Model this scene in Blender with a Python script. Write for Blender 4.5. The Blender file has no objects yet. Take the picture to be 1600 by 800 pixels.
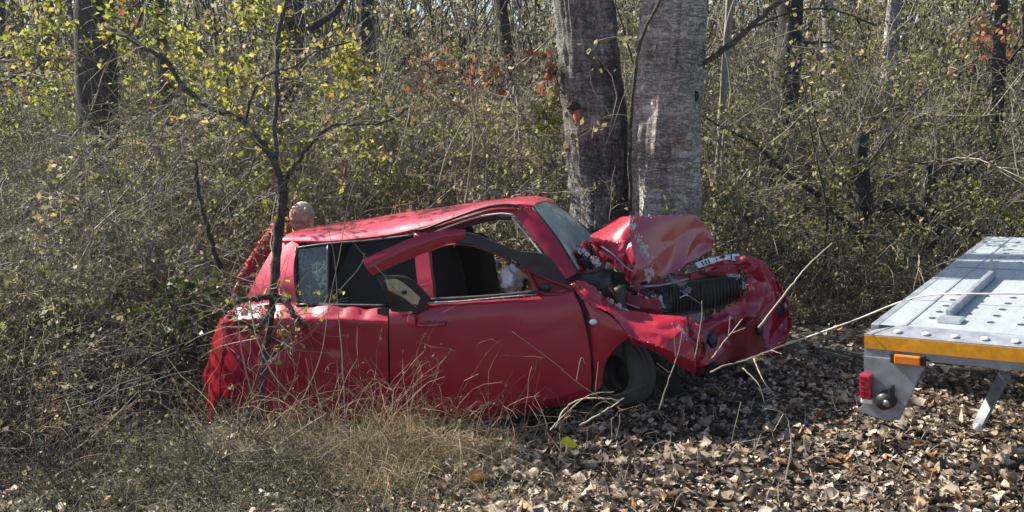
import bpy, bmesh, math, random
import numpy as np
from mathutils import Vector, Matrix

# ------------------------------------------------------------------ camera, sky, sun, exposure
sc = bpy.context.scene
C = sc.collection
F_PX = 1537.0                       # focal length in pixels of the 1600 wide photograph
PITCH = math.radians(6.68)
EYE = np.array([0.0, 0.0, 1.68])
cam_d = bpy.data.cameras.new('camera')
cam_d.sensor_width = 36.0
cam_d.lens = 36.0 * F_PX / 1600.0
cam_d.clip_start = 0.05
cam_d.clip_end = 500.0
cam = bpy.data.objects.new('camera', cam_d)
C.objects.link(cam)
cam.location = EYE.tolist()
cam.rotation_euler = (math.radians(90) - PITCH, 0, 0)
sc.camera = cam

SUN_AZ = np.array([-0.85, 0.44])     # horizontal direction towards the sun (left, a little behind the wreck)
SUN_AZ = SUN_AZ / np.linalg.norm(SUN_AZ)
SUN_EL = math.radians(41)
to_sun = Vector((SUN_AZ[0] * math.cos(SUN_EL), SUN_AZ[1] * math.cos(SUN_EL), math.sin(SUN_EL)))
w = bpy.data.worlds.new('World')
sc.world = w
w.use_nodes = True
nt = w.node_tree
bg = nt.nodes['Background']
sky = nt.nodes.new('ShaderNodeTexSky')
sky.sky_type = 'NISHITA'
sky.sun_disc = False
sky.sun_elevation = SUN_EL
sky.sun_rotation = math.atan2(to_sun.x, to_sun.y)
sky.air_density = 1.0
sky.dust_density = 1.5
nt.links.new(sky.outputs[0], bg.inputs[0])
bg.inputs[1].default_value = 0.072
sun_d = bpy.data.lights.new('sun', 'SUN')
sun_d.energy = 5.0
sun_d.angle = math.radians(0.5)
sun_d.color = (1.0, 0.94, 0.84)
sun = bpy.data.objects.new('sun', sun_d)
C.objects.link(sun)
sun.rotation_euler = to_sun.to_track_quat('Z', 'Y').to_euler()
sun.location = (to_sun * 30)[:]
sc.view_settings.view_transform = 'Standard'
sc.view_settings.look = 'None'
sc.view_settings.gamma = 1.0
sc.view_settings.exposure = 1.36
sc.view_settings.use_curve_mapping = False
sc.render.engine = 'CYCLES'
sc.cycles.max_bounces = 6
sc.cycles.transparent_max_bounces = 8

# ------------------------------------------------------------------ helpers
rng = np.random.default_rng(11)
CP, SP = math.cos(PITCH), math.sin(PITCH)

def ray(px, py):
    u = (px - 800.0) / F_PX
    v = (400.0 - py) / F_PX
    return np.array([u, CP + v * SP, -SP + v * CP])

def at(px, py, Y):
    d = ray(px, py)
    return EYE + d * (Y / d[1])

def gauss(x, y, cx, cy, sx, sy):
    return np.exp(-((x - cx) / sx) ** 2 - ((y - cy) / sy) ** 2)

def terrain(x, y):
    x = np.asarray(x, float); y = np.asarray(y, float)
    h = 0.30 * gauss(x, y, 1.15, 6.6, 1.15, 1.5)
    h = h + 0.10 * gauss(x, y, 3.6, 7.5, 2.5, 2.5)
    h = h - 0.20 * gauss(x, y, -1.75, 6.7, 1.3, 1.1)
    h = h + 0.03 * gauss(x, y, -0.9, 4.8, 0.9, 0.4)
    t = np.clip(y - 8.5, 0, None)
    h = h + 0.045 * t + 0.0020 * t * t
    h = np.where(t > 45, 0.045 * 45 + 0.002 * 2025 + (t - 45) * 0.2, h)
    h = h + 0.03 * np.sin(x * 2.1 + 0.7) * np.cos(y * 1.7) + 0.015 * np.sin(x * 5.3 + y * 3.1) + 0.012 * np.cos(y * 7.7 - x * 4.1)
    return h

def on_ground(px, py):
    d = ray(px, py)
    lo, hi = 2.0, 60.0
    for t in np.linspace(2.5, 60, 1200):
        p = EYE + d * t
        if p[2] < terrain(p[0], p[1]):
            hi = t; lo = t - 0.05
            break
    for _ in range(20):
        m = 0.5 * (lo + hi); p = EYE + d * m
        if p[2] < terrain(p[0], p[1]): hi = m
        else: lo = m
    return EYE + d * hi

def _hash(ix, iy, iz, seed):
    n = (ix * 374761393 + iy * 668265263 + iz * 2147483647 + seed * 1274126177) & 0xffffffff
    n = ((n ^ (n >> 13)) * 1274126177) & 0xffffffff
    n = n ^ (n >> 16)
    return (n & 0xffff) / 65535.0

def vnoise(p, seed=0):
    p = np.asarray(p, float)
    i = np.floor(p).astype(np.int64); f = p - i
    f = f * f * (3 - 2 * f)
    out = 0
    for dx in (0, 1):
        for dy in (0, 1):
            for dz in (0, 1):
                wgt = (f[..., 0] if dx else 1 - f[..., 0]) * (f[..., 1] if dy else 1 - f[..., 1]) * (f[..., 2] if dz else 1 - f[..., 2])
                out = out + wgt * _hash(i[..., 0] + dx, i[..., 1] + dy, i[..., 2] + dz, seed)
    return out * 2 - 1

def fbm(p, seed=0, octs=4):
    p = np.asarray(p, float); a = 1.0; o = 0
    for k in range(octs):
        o = o + a * vnoise(p * (2 ** k), seed + k * 17); a *= 0.5
    return o

def link(name, me, parent=None, mat=None, smooth=False):
    if mat is not None:
        for m in (mat if isinstance(mat, (list, tuple)) else [mat]):
            me.materials.append(m)
    if smooth:
        me.polygons.foreach_set('use_smooth', np.ones(len(me.polygons), bool))
    o = bpy.data.objects.new(name, me)
    C.objects.link(o)
    if parent is not None:
        o.parent = parent
    return o

def mesh(name, V, Fs, mi=None):
    """V (n,3); Fs (m,k) array of one face size, or a list of tuples"""
    me = bpy.data.meshes.new(name)
    V = np.asarray(V, np.float32)
    if isinstance(Fs, np.ndarray):
        m, k = Fs.shape
        me.vertices.add(len(V)); me.vertices.foreach_set('co', V.ravel())
        me.loops.add(m * k); me.loops.foreach_set('vertex_index', Fs.astype(np.int32).ravel())
        me.polygons.add(m); me.polygons.foreach_set('loop_start', (np.arange(m) * k).astype(np.int32))
        me.update(calc_edges=True)
    else:
        me.from_pydata(V.tolist(), [], [tuple(int(i) for i in f) for f in Fs])
    if mi is not None:
        me.polygons.foreach_set('material_index', np.asarray(mi, np.int32))
    me.validate()
    me.update()
    return me

def tag(o, label, cat=None, group=None, kind=None):
    o['label'] = label
    if cat: o['category'] = cat
    if group: o['group'] = group
    if kind: o['kind'] = kind
    return o

def empty(name, loc=(0, 0, 0)):
    o = bpy.data.objects.new(name, None)
    C.objects.link(o)
    o.location = loc
    o.empty_display_size = 0.1
    return o

def catmull(P, n):
    """resample control points P (k,3) into n points, Catmull-Rom"""
    P = np.asarray(P, float); k = len(P)
    if k == 2:
        t = np.linspace(0, 1, n)[:, None]
        return P[0] * (1 - t) + P[1] * t
    Q = np.vstack([2 * P[0] - P[1], P, 2 * P[-1] - P[-2]])
    t = np.linspace(0, k - 1, n); i = np.clip(np.floor(t).astype(int), 0, k - 2); f = (t - i)[:, None]
    a, b, c, d = Q[i], Q[i + 1], Q[i + 2], Q[i + 3]
    return 0.5 * (2 * b + (c - a) * f + (2 * a - 5 * b + 4 * c - d) * f ** 2 + (3 * b - a - 3 * c + d) * f ** 3)

def linear(P, n):
    P = np.asarray(P, float); k = len(P)
    t = np.linspace(0, k - 1, n); i = np.clip(np.floor(t).astype(int), 0, k - 2); f = (t - i)[:, None]
    return P[i] * (1 - f) + P[i + 1] * f

def grid_faces(nu, nv, off=0, flip=False):
    i = np.arange(nu - 1)[:, None] * nv + np.arange(nv - 1)[None, :]
    f = np.stack([i, i + 1, i + nv + 1, i + nv], -1).reshape(-1, 4) + off
    return f[:, ::-1] if flip else f

def vert_normals(G):
    du = np.gradient(G, axis=0); dv = np.gradient(G, axis=1)
    n = np.cross(du, dv)
    return n / np.maximum(np.linalg.norm(n, axis=-1, keepdims=True), 1e-9)

def patch(name, rows, mat, parent, nu=16, nv=24, thick=0.012, crumple=0.0, cf=6.0, seed=0, sharp=0.35, ragged=0.0, facet=None, lin_u=False, lin_v=False, mirror=False, smooth=True):
    """sheet lofted through rows of control points, with real thickness"""
    R = [(linear if lin_v else catmull)(r, nv) for r in rows]
    R = np.array(R)
    G = np.stack([(linear if lin_u else catmull)(R[:, j], nu) for j in range(nv)], 1)
    n = vert_normals(G)
    if crumple:
        G = G + n * (fbm(G * cf, seed, 2) * crumple * .6 + (np.abs(vnoise(G * cf * 1.3, seed + 3)) * 2 - .7) * crumple * sharp - np.abs(vnoise(G * cf * 3.1, seed + 8)) * crumple * .5 * sharp)[..., None]
        n = vert_normals(G)
    if facet:                                   # sheet metal buckled into flat facets with creases between them
        fu, fv, amp = facet; rf = np.random.default_rng(seed + 90); Hh = rf.normal(0, amp, (fu + 1, fv + 1))
        uu = np.linspace(0, fu - 1.001, nu)[:, None] + np.zeros((1, nv)); vv = np.linspace(0, fv - 1.001, nv)[None] + np.zeros((nu, 1))
        pq = np.stack([uu * .8, vv * .8, uu * 0], -1)
        uu = np.clip(uu + .55 * vnoise(pq, seed + 1), 0, fu - .001); vv = np.clip(vv + .55 * vnoise(pq, seed + 2), 0, fv - .001)
        iu, iv = uu.astype(int), vv.astype(int); fa, fb = uu - iu, vv - iv
        h00, h10, h01, h11 = Hh[iu, iv], Hh[iu + 1, iv], Hh[iu, iv + 1], Hh[iu + 1, iv + 1]
        dd = np.where(fa + fb < 1, h00 + (h10 - h00) * fa + (h01 - h00) * fb, h11 + (h01 - h11) * (1 - fa) + (h10 - h11) * (1 - fb))
        G = G + n * dd[..., None]; n = vert_normals(G)
    if ragged:                                  # torn outline: pull the border about within the sheet
        w_ = np.zeros(G.shape[:2]); w_[0] = w_[-1] = 1; w_[:, 0] = w_[:, -1] = 1; w_[1] = np.maximum(w_[1], .4); w_[-2] = np.maximum(w_[-2], .4)
        rr_ = np.random.default_rng(seed + 50); G = G + (rr_.normal(0, ragged, G.shape) * w_[..., None])
        n = vert_normals(G)
    if mirror:
        G = G * np.array([1, -1, 1]); n = vert_normals(G)
    A = (G + n * thick * 0.5).reshape(-1, 3); B = (G - n * thick * 0.5).reshape(-1, 3)
    V = np.vstack([A, B]); N = nu * nv
    Fs = [grid_faces(nu, nv), grid_faces(nu, nv, N, True)]
    idx = np.arange(N).reshape(nu, nv)
    for e in (idx[0], idx[-1][::-1], idx[:, 0][::-1], idx[:, -1]):
        Fs.append(np.stack([e[1:], e[:-1], e[:-1] + N, e[1:] + N], -1))
    me = mesh(name, V, np.vstack(Fs))
    bm = bmesh.new(); bm.from_mesh(me); bmesh.ops.recalc_face_normals(bm, faces=bm.faces)
    for e in bm.edges:
        if len(e.link_faces) == 2 and e.calc_face_angle(0) > 0.35: e.smooth = False
    bm.to_mesh(me); bm.free()
    return link(name, me, parent, mat, smooth)

def tube_mesh(P, R, sides=6, cap=True, flat=None):
    """one swept tube: P (k,3), R (k,) ; flat=(a,b) scales the two section axes"""
    P = np.asarray(P, float); k = len(P); R = np.broadcast_to(np.asarray(R, float), (k,))
    T = np.gradient(P, axis=0); T /= np.maximum(np.linalg.norm(T, axis=1, keepdims=True), 1e-9)
    ref = np.array([0, 0, 1.0]) if abs(T[:, 2]).mean() < 0.8 else np.array([0, 1.0, 0])
    U = np.cross(T, ref); U /= np.maximum(np.linalg.norm(U, axis=1, keepdims=True), 1e-9)
    W = np.cross(U, T)
    a, b = flat or (1, 1)
    ang = np.arange(sides) / sides * 2 * np.pi + (np.pi / sides)
    V = P[:, None] + R[:, None, None] * (np.cos(ang)[None, :, None] * U[:, None] * a + np.sin(ang)[None, :, None] * W[:, None] * b)
    V = V.reshape(-1, 3); Fs = []
    for i in range(k - 1):
        for j in range(sides):
            j2 = (j + 1) % sides
            Fs.append((i * sides + j, i * sides + j2, (i + 1) * sides + j2, (i + 1) * sides + j))
    if cap:
        Fs.append(tuple(range(sides))[::-1]); Fs.append(tuple((k - 1) * sides + j for j in range(sides)))
    return V, Fs

def tube(name, P, R, mat, parent=None, sides=8, n=None, flat=None, smooth=True):
    if n: 
        R = np.interp(np.linspace(0, 1, n), np.linspace(0, 1, len(P)), np.broadcast_to(np.asarray(R, float), (len(P),)))
        P = catmull(P, n)
    V, Fs = tube_mesh(P, R, sides, True, flat)
    return link(name, mesh(name, V, Fs), parent, mat, smooth)

def rbox_bm(bm, c, s, r=0.01, rot=None, seg=2):
    res = bmesh.ops.create_cube(bm, size=1.0)
    vs = res['verts']
    bmesh.ops.scale(bm, vec=s, verts=vs)
    if r > 0:
        es = list({e for v in vs for e in v.link_edges})
        out = bmesh.ops.bevel(bm, geom=es, offset=r, segments=seg, affect='EDGES', profile=0.6)
        vs = list({v for f in out['faces'] for v in f.verts} | {v for v in vs if v.is_valid})
    if rot is not None: bmesh.ops.rotate(bm, cent=(0, 0, 0), matrix=rot, verts=vs)
    bmesh.ops.translate(bm, vec=c, verts=vs)
    return vs

def rbox(name, c, s, mat, parent=None, r=0.01, rot=None, seg=2):
    bm = bmesh.new(); rbox_bm(bm, Vector(c), Vector(s), r, rot, seg)
    me = bpy.data.meshes.new(name); bm.to_mesh(me); bm.free()
    return link(name, me, parent, mat, r > 0.015)

def blob(name, c, s, mat, parent=None, crumple=0.1, cf=4.0, seed=0, nu=20, nv=28, power=1.0):
    """closed lump: displaced superellipsoid"""
    th = np.linspace(0.0, np.pi, nu); ph = np.linspace(0, 2 * np.pi, nv, endpoint=False)
    sgn = lambda a: np.sign(a) * np.abs(a) ** power
    D = np.stack([sgn(np.sin(th))[:, None] * sgn(np.cos(ph))[None], sgn(np.sin(th))[:, None] * sgn(np.sin(ph))[None], np.broadcast_to(sgn(np.cos(th))[:, None], (nu, nv))], -1)
    D = D * (1 + crumple * fbm(D * cf + seed * 3.3, seed, 3))[..., None]
    V = (D * np.asarray(s) + np.asarray(c)).reshape(-1, 3); Fs = []
    for i in range(nu - 1):
        for j in range(nv):
            j2 = (j + 1) % nv
            Fs.append((i * nv + j, (i + 1) * nv + j, (i + 1) * nv + j2, i * nv + j2))
    me = mesh(name, V, Fs)
    bm = bmesh.new(); bm.from_mesh(me); bmesh.ops.remove_doubles(bm, verts=bm.verts, dist=1e-5); bmesh.ops.recalc_face_normals(bm, faces=bm.faces); bm.to_mesh(me); bm.free()
    return link(name, me, parent, mat, True)

# ------------------------------------------------------------------ materials
def newmat(name):
    m = bpy.data.materials.new(name); m.use_nodes = True
    nt = m.node_tree
    return m, nt, nt.nodes['Principled BSDF'], nt.nodes['Material Output']

def node(nt, t, **kw):
    n = nt.nodes.new(t)
    for k, v in kw.items():
        if k in n.inputs: n.inputs[k].default_value = v
        else: setattr(n, k, v)
    return n

def ramp(nt, fac, stops, interp='LINEAR'):
    r = nt.nodes.new('ShaderNodeValToRGB'); r.color_ramp.interpolation = interp
    el = r.color_ramp.elements
    while len(el) < len(stops): el.new(0.5)
    for e, (p, c) in zip(el, stops):
        e.position = p; e.color = (*c, 1) if len(c) == 3 else c
    nt.links.new(fac, r.inputs[0])
    return r

def coords(nt, scale=(1, 1, 1), which='Object'):
    tc = nt.nodes.new('ShaderNodeTexCoord'); mp = nt.nodes.new('ShaderNodeMapping')
    mp.inputs['Scale'].default_value = scale
    nt.links.new(tc.outputs[which], mp.inputs[0])
    return mp.outputs[0]

def simple(name, col, rough=0.5, metal=0.0, var=0.15, scale=8.0, bump=0.0, **kw):
    """plain surface with blotchy variation in tone and roughness"""
    m, nt, b, o = newmat(name)
    v = coords(nt)
    n = node(nt, 'ShaderNodeTexNoise', Scale=scale, Detail=6.0, Roughness=0.65); nt.links.new(v, n.inputs['Vector'])
    r = ramp(nt, n.outputs[0], [(0.3, tuple(c * (1 - var) for c in col)), (0.7, tuple(min(1, c * (1 + var)) for c in col))])
    nt.links.new(r.outputs[0], b.inputs['Base Color'])
    rr = ramp(nt, n.outputs[0], [(0.3, (rough * 0.8,) * 3), (0.7, (min(1, rough * 1.2),) * 3)])
    nt.links.new(rr.outputs[0], b.inputs['Roughness'])
    b.inputs['Metallic'].default_value = metal
    for k, val in kw.items(): b.inputs[k.replace('_', ' ')].default_value = val
    if bump:
        bp = node(nt, 'ShaderNodeBump', Strength=bump, Distance=0.01)
        nt.links.new(n.outputs[0], bp.inputs['Height']); nt.links.new(bp.outputs[0], b.inputs['Normal'])
    return m

def paint(name, col, dust=(0.32, 0.24, 0.22), dust_amt=0.3):
    m, nt, b, o = newmat(name)
    v = coords(nt)
    n1 = node(nt, 'ShaderNodeTexNoise', Scale=3.0, Detail=8.0, Roughness=0.7); nt.links.new(v, n1.inputs['Vector'])
    n2 = node(nt, 'ShaderNodeTexNoise', Scale=60.0, Detail=4.0, Roughness=0.6); nt.links.new(v, n2.inputs['Vector'])
    r1 = ramp(nt, n1.outputs[0], [(0.25, (0.2, 0.2, 0.2)), (0.85, (1, 1, 1))])
    r2 = ramp(nt, n2.outputs[0], [(0.4, (0.3, 0.3, 0.3)), (0.75, (1, 1, 1))])
    mu = node(nt, 'ShaderNodeMath', operation='MULTIPLY'); nt.links.new(r1.outputs[0], mu.inputs[0]); nt.links.new(r2.outputs[0], mu.inputs[1])
    m2 = node(nt, 'ShaderNodeMath', operation='MULTIPLY_ADD'); nt.links.new(mu.outputs[0], m2.inputs[0]); m2.inputs[1].default_value = dust_amt; m2.inputs[2].default_value = dust_amt * 0.15
    mx = node(nt, 'ShaderNodeMix', data_type='RGBA'); nt.links.new(m2.outputs[0], mx.inputs['Factor']); mx.inputs['A'].default_value = (*col, 1); mx.inputs['B'].default_value = (*dust, 1)
    sn = node(nt, 'ShaderNodeTexNoise', Scale=7.0, Detail=3.0, Distortion=.3); nt.links.new(coords(nt, (1.0, 1.0, 22.0)), sn.inputs['Vector'])
    sa = node(nt, 'ShaderNodeMath', operation='SUBTRACT'); nt.links.new(sn.outputs[0], sa.inputs[0]); sa.inputs[1].default_value = .5
    sb = node(nt, 'ShaderNodeMath', operation='ABSOLUTE'); nt.links.new(sa.outputs[0], sb.inputs[0])
    sr_ = ramp(nt, sb.outputs[0], [(0.0, (1, 1, 1)), (0.012, (0, 0, 0))])
    pm_ = ramp(nt, n1.outputs[0], [(0.55, (0, 0, 0)), (0.68, (.55, .55, .55))])
    sm_ = node(nt, 'ShaderNodeMath', operation='MULTIPLY'); nt.links.new(sr_.outputs[0], sm_.inputs[0]); nt.links.new(pm_.outputs[0], sm_.inputs[1])
    mz = node(nt, 'ShaderNodeMix', data_type='RGBA'); nt.links.new(sm_.outputs[0], mz.inputs['Factor']); nt.links.new(mx.outputs['Result'], mz.inputs['A']); mz.inputs['B'].default_value = (.45, .22, .22, 1)
    nt.links.new(mz.outputs['Result'], b.inputs['Base Color'])
    ro = node(nt, 'ShaderNodeMath', operation='MULTIPLY_ADD'); nt.links.new(m2.outputs[0], ro.inputs[0]); ro.inputs[1].default_value = 0.6; ro.inputs[2].default_value = 0.30
    nt.links.new(ro.outputs[0], b.inputs['Roughness'])
    b.inputs['Coat Weight'].default_value = 0.6
    b.inputs['Specular IOR Level'].default_value = 0.35
    b.inputs['Coat Roughness'].default_value = 0.035
    bp = node(nt, 'ShaderNodeBump', Strength=0.06, Distance=0.02); nt.links.new(n1.outputs[0], bp.inputs['Height']); nt.links.new(bp.outputs[0], b.inputs['Normal'])
    return m

def leafmat(name, stops, trans=0.4, rough=0.55, spec=0.3):
    """leaf colours picked per leaf; light shines through"""
    m, nt, b, o = newmat(name)
    g = node(nt, 'ShaderNodeNewGeometry')
    oi = node(nt, 'ShaderNodeObjectInfo')
    ad = node(nt, 'ShaderNodeMath', operation='ADD'); nt.links.new(g.outputs['Random Per Island'], ad.inputs[0]); nt.links.new(oi.outputs['Random'], ad.inputs[1])
    fr = node(nt, 'ShaderNodeMath', operation='FRACT'); nt.links.new(ad.outputs[0], fr.inputs[0])
    r = ramp(nt, fr.outputs[0], stops)
    nz = node(nt, 'ShaderNodeTexNoise', Scale=45.0, Detail=3.0); nt.links.new(coords(nt), nz.inputs['Vector'])
    rz = ramp(nt, nz.outputs[0], [(0.3, (0.6, 0.6, 0.6)), (0.7, (1.15, 1.15, 1.15))])
    mu = node(nt, 'ShaderNodeMix', data_type='RGBA', blend_type='MULTIPLY'); mu.inputs['Factor'].default_value = 1.0
    nt.links.new(r.outputs[0], mu.inputs['A']); nt.links.new(rz.outputs[0], mu.inputs['B'])
    col = mu.outputs['Result']
    nt.links.new(col, b.inputs['Base Color'])
    b.inputs['Roughness'].default_value = rough
    b.inputs['Specular IOR Level'].default_value = spec
    t = node(nt, 'ShaderNodeBsdfTranslucent'); nt.links.new(col, t.inputs[0])
    mx = node(nt, 'ShaderNodeMixShader'); mx.inputs[0].default_value = trans
    nt.links.new(b.outputs[0], mx.inputs[1]); nt.links.new(t.outputs[0], mx.inputs[2]); nt.links.new(mx.outputs[0], o.inputs[0])
    return m

M = {}
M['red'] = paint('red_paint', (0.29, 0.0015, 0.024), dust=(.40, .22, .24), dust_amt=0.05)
M['red_skylit_dusty'] = paint('skylit_dusty_red_paint', (0.50, 0.008, 0.05), dust=(0.62, 0.40, 0.46), dust_amt=0.22)  # dusty copy of the red, with sky light on roof and pillar painted in
M['red_bright'] = paint('brighter_red_paint', (0.32, 0.006, 0.022), dust_amt=0.08)  # slightly brighter red for the folds, wing top, handle and hanging bumper
M['red_inner'] = simple('inner_red_steel', (0.16, 0.004, 0.014), 0.5, 0.0, 0.4, 14)
M['black'] = simple('black_plastic', (0.016, 0.016, 0.018), 0.45, 0, 0.3, 20)
M['navy'] = simple('dark_blue_seal', (0.018, 0.022, 0.034), 0.35, 0, 0.3, 20)
M['rubber'] = simple('tyre_rubber', (0.055, 0.052, 0.05), 0.85, 0, 0.35, 14, 0.3)
M['rim'] = simple('dark_steel_rim', (0.02, 0.022, 0.025), 0.5, 0.4, 0.3, 20)
M['fabric'] = simple('seat_fabric', (0.014, 0.013, 0.014), 0.9, 0, 0.3, 40)
M['bag'] = simple('airbag_cloth', (0.82, 0.86, 0.90), 0.8, 0, 0.06, 20, 0.3)
M['cream'] = simple('cream_foam', (0.42, 0.34, 0.22), 0.85, 0, 0.3, 25, 0.3)
M['steel'] = simple('bare_steel', (0.26, 0.27, 0.28), 0.4, 0.7, 0.35, 30, 0.3)
M['scuff'] = simple('scraped_primer', (0.50, 0.46, 0.48), 0.6, 0.1, 0.5, 60, 0.4)
M['engine'] = simple('engine_metal', (0.035, 0.037, 0.036), 0.55, 0.5, 0.6, 18, 0.6)
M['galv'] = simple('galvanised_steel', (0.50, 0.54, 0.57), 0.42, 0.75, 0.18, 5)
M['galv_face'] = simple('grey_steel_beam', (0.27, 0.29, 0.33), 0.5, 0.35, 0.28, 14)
M['amber_tape'] = simple('amber_reflective_tape', (0.66, 0.29, 0.012), 0.45, 0, 0.25, 22)
M['rivet'] = simple('white_rivet', (0.75, 0.77, 0.8), 0.4, 0.1, 0.05, 30)
M['amber_lens'] = simple('amber_lens', (0.75, 0.20, 0.015), 0.15, 0, 0.1, 60, 0.0, Coat_Weight=0.8)
M['red_lens'] = simple('red_lens', (0.32, 0.008, 0.03), 0.15, 0, 0.1, 60, 0.0, Coat_Weight=0.8)
M['white_lens'] = simple('white_lens', (0.75, 0.72, 0.70), 0.2, 0, 0.1, 60, 0.0, Coat_Weight=0.8)
M['cable'] = simple('steel_cable', (0.48, 0.46, 0.42), 0.5, 0.3, 0.3, 60)
M['plate'] = simple('number_plate_white', (0.68, 0.70, 0.74), 0.4, 0, 0.1, 20)
M['ink'] = simple('plate_ink', (0.02, 0.02, 0.025), 0.5, 0, 0.1, 20)

def glass(name, tint, alpha, crack_scale, crack_amt, rough=0.08, coat=1.0):
    m, nt, b, o = newmat(name)
    v = coords(nt)
    wn = node(nt, 'ShaderNodeTexNoise', Scale=3.0, Detail=2.0); nt.links.new(v, wn.inputs['Vector'])
    wm = node(nt, 'ShaderNodeMix', data_type='RGBA'); wm.inputs['Factor'].default_value = 0.12
    nt.links.new(v, wm.inputs['A']); nt.links.new(wn.outputs['Color'], wm.inputs['B'])
    vo = node(nt, 'ShaderNodeTexVoronoi', feature='DISTANCE_TO_EDGE', Scale=crack_scale); nt.links.new(wm.outputs['Result'], vo.inputs['Vector'])
    cr = ramp(nt, vo.outputs['Distance'], [(0.0, (1, 1, 1)), (0.06, (0, 0, 0))])
    n = node(nt, 'ShaderNodeTexNoise', Scale=5.0, Detail=5.0, Roughness=0.7); nt.links.new(v, n.inputs['Vector'])
    pr = ramp(nt, n.outputs[0], [(0.42, (0, 0, 0)), (0.62, (1, 1, 1))])
    mu = node(nt, 'ShaderNodeMath', operation='MULTIPLY'); nt.links.new(cr.outputs[0], mu.inputs[0]); nt.links.new(pr.outputs[0], mu.inputs[1])
    mc = node(nt, 'ShaderNodeMath', operation='MULTIPLY'); nt.links.new(mu.outputs[0], mc.inputs[0]); mc.inputs[1].default_value = crack_amt
    mx = node(nt, 'ShaderNodeMix', data_type='RGBA'); nt.links.new(mc.outputs[0], mx.inputs['Factor']); mx.inputs['A'].default_value = (*tint, 1); mx.inputs['B'].default_value = (0.75, 0.85, 0.83, 1)
    nt.links.new(mx.outputs['Result'], b.inputs['Base Color'])
    b.inputs['Roughness'].default_value = rough; b.inputs['Specular IOR Level'].default_value = .5 if coat > .5 else .15
    b.inputs['Coat Weight'].default_value = coat; b.inputs['Coat Roughness'].default_value = 0.03
    bp = node(nt, 'ShaderNodeBump', Strength=0.35, Distance=0.01); nt.links.new(vo.outputs['Distance'], bp.inputs['Height']); nt.links.new(bp.outputs[0], b.inputs['Normal'])
    tr = node(nt, 'ShaderNodeBsdfTransparent'); tr.inputs[0].default_value = (0.75, 0.85, 0.82, 1)
    fa = node(nt, 'ShaderNodeMath', operation='MAXIMUM'); nt.links.new(mc.outputs[0], fa.inputs[0]); fa.inputs[1].default_value = alpha
    ms = node(nt, 'ShaderNodeMixShader'); nt.links.new(fa.outputs[0], ms.inputs[0]); nt.links.new(tr.outputs[0], ms.inputs[1]); nt.links.new(b.outputs[0], ms.inputs[2]); nt.links.new(ms.outputs[0], o.inputs[0])
    return m
M['screen'] = glass('cracked_windscreen', (0.34, 0.60, 0.52), 0.93, 22.0, 0.85, 0.3, .55)
M['tint'] = glass('tinted_side_glass', (0.006, 0.008, 0.009), 0.75, 9.0, 0.0, 0.05, .12)
M['crazed'] = glass('crazed_side_glass', (0.09, 0.12, 0.12), 0.7, 30.0, 0.8, 0.2)
# ------------------------------------------------------------------ ground
def ground_mat():
    m, nt, b, o = newmat('forest_soil')
    v = coords(nt)
    n = node(nt, 'ShaderNodeTexNoise', Scale=9.0, Detail=10.0, Roughness=0.75); nt.links.new(v, n.inputs['Vector'])
    r = ramp(nt, n.outputs[0], [(0.3, (0.018, 0.014, 0.011)), (0.5, (0.05, 0.038, 0.027)), (0.68, (0.13, 0.10, 0.075))])
    nt.links.new(r.outputs[0], b.inputs['Base Color']); b.inputs['Roughness'].default_value = 0.95
    bp = node(nt, 'ShaderNodeBump', Strength=0.8, Distance=0.03); nt.links.new(n.outputs[0], bp.inputs['Height']); nt.links.new(bp.outputs[0], b.inputs['Normal'])
    return m
M['soil'] = ground_mat()
gx = np.unique(np.concatenate([np.linspace(-70, -12, 24), np.linspace(-12, 12, 200), np.linspace(12, 70, 24)]))
gy = np.unique(np.concatenate([np.linspace(-40, 2, 15), np.linspace(2, 16, 130), np.linspace(16, 70, 40)]))
GX, GY = np.meshgrid(gx, gy, indexing='ij')
GV = np.stack([GX, GY, terrain(GX, GY)], -1).reshape(-1, 3)
ground = link('ground', mesh('ground', GV, grid_faces(len(gx), len(gy))[:, ::-1]), None, M['soil'], True)
ground['kind'] = 'structure'
# ------------------------------------------------------------------ the wrecked car (local: x forward, y away from the viewer's side, z up)
YAW, NOSE_UP = math.radians(-15), math.radians(9.8)
Fx = np.array([math.cos(YAW) * math.cos(NOSE_UP), math.sin(YAW) * math.cos(NOSE_UP), math.sin(NOSE_UP)])
Ly = np.array([-math.sin(YAW), math.cos(YAW), 0.0])
Uz = np.cross(Fx, Ly)
ANCH = at(770, 640, 5.5)
CAR0 = ANCH - (-0.82) * Ly - 0.22 * Uz
CB = np.stack([Fx, Ly, Uz], 1)            # columns: car axes in the world

def S(px, py, y):
    """car-local point on the plane y = const that lies on this photograph ray"""
    d = ray(px, py)
    n = Ly
    t = np.dot(CAR0 + Ly * y - EYE, n) / np.dot(d, n)
    return CB.T @ (EYE + d * t - CAR0)

def SX(px, py, x):
    d = ray(px, py)
    t = np.dot(CAR0 + Fx * x - EYE, Fx) / np.dot(d, Fx)
    return CB.T @ (EYE + d * t - CAR0)

def SS(*pts):
    return [S(*p) for p in pts]

def mir(P):
    return [np.asarray(p) * np.array([1, -1, 1]) for p in P]

car = empty('wrecked_car')
car.matrix_world = Matrix(((*CB[0], CAR0[0]), (*CB[1], CAR0[1]), (*CB[2], CAR0[2]), (0, 0, 0, 1)))
tag(car, 'crumpled red three-door hatchback smashed against the twin tree trunks', 'car')

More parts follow.
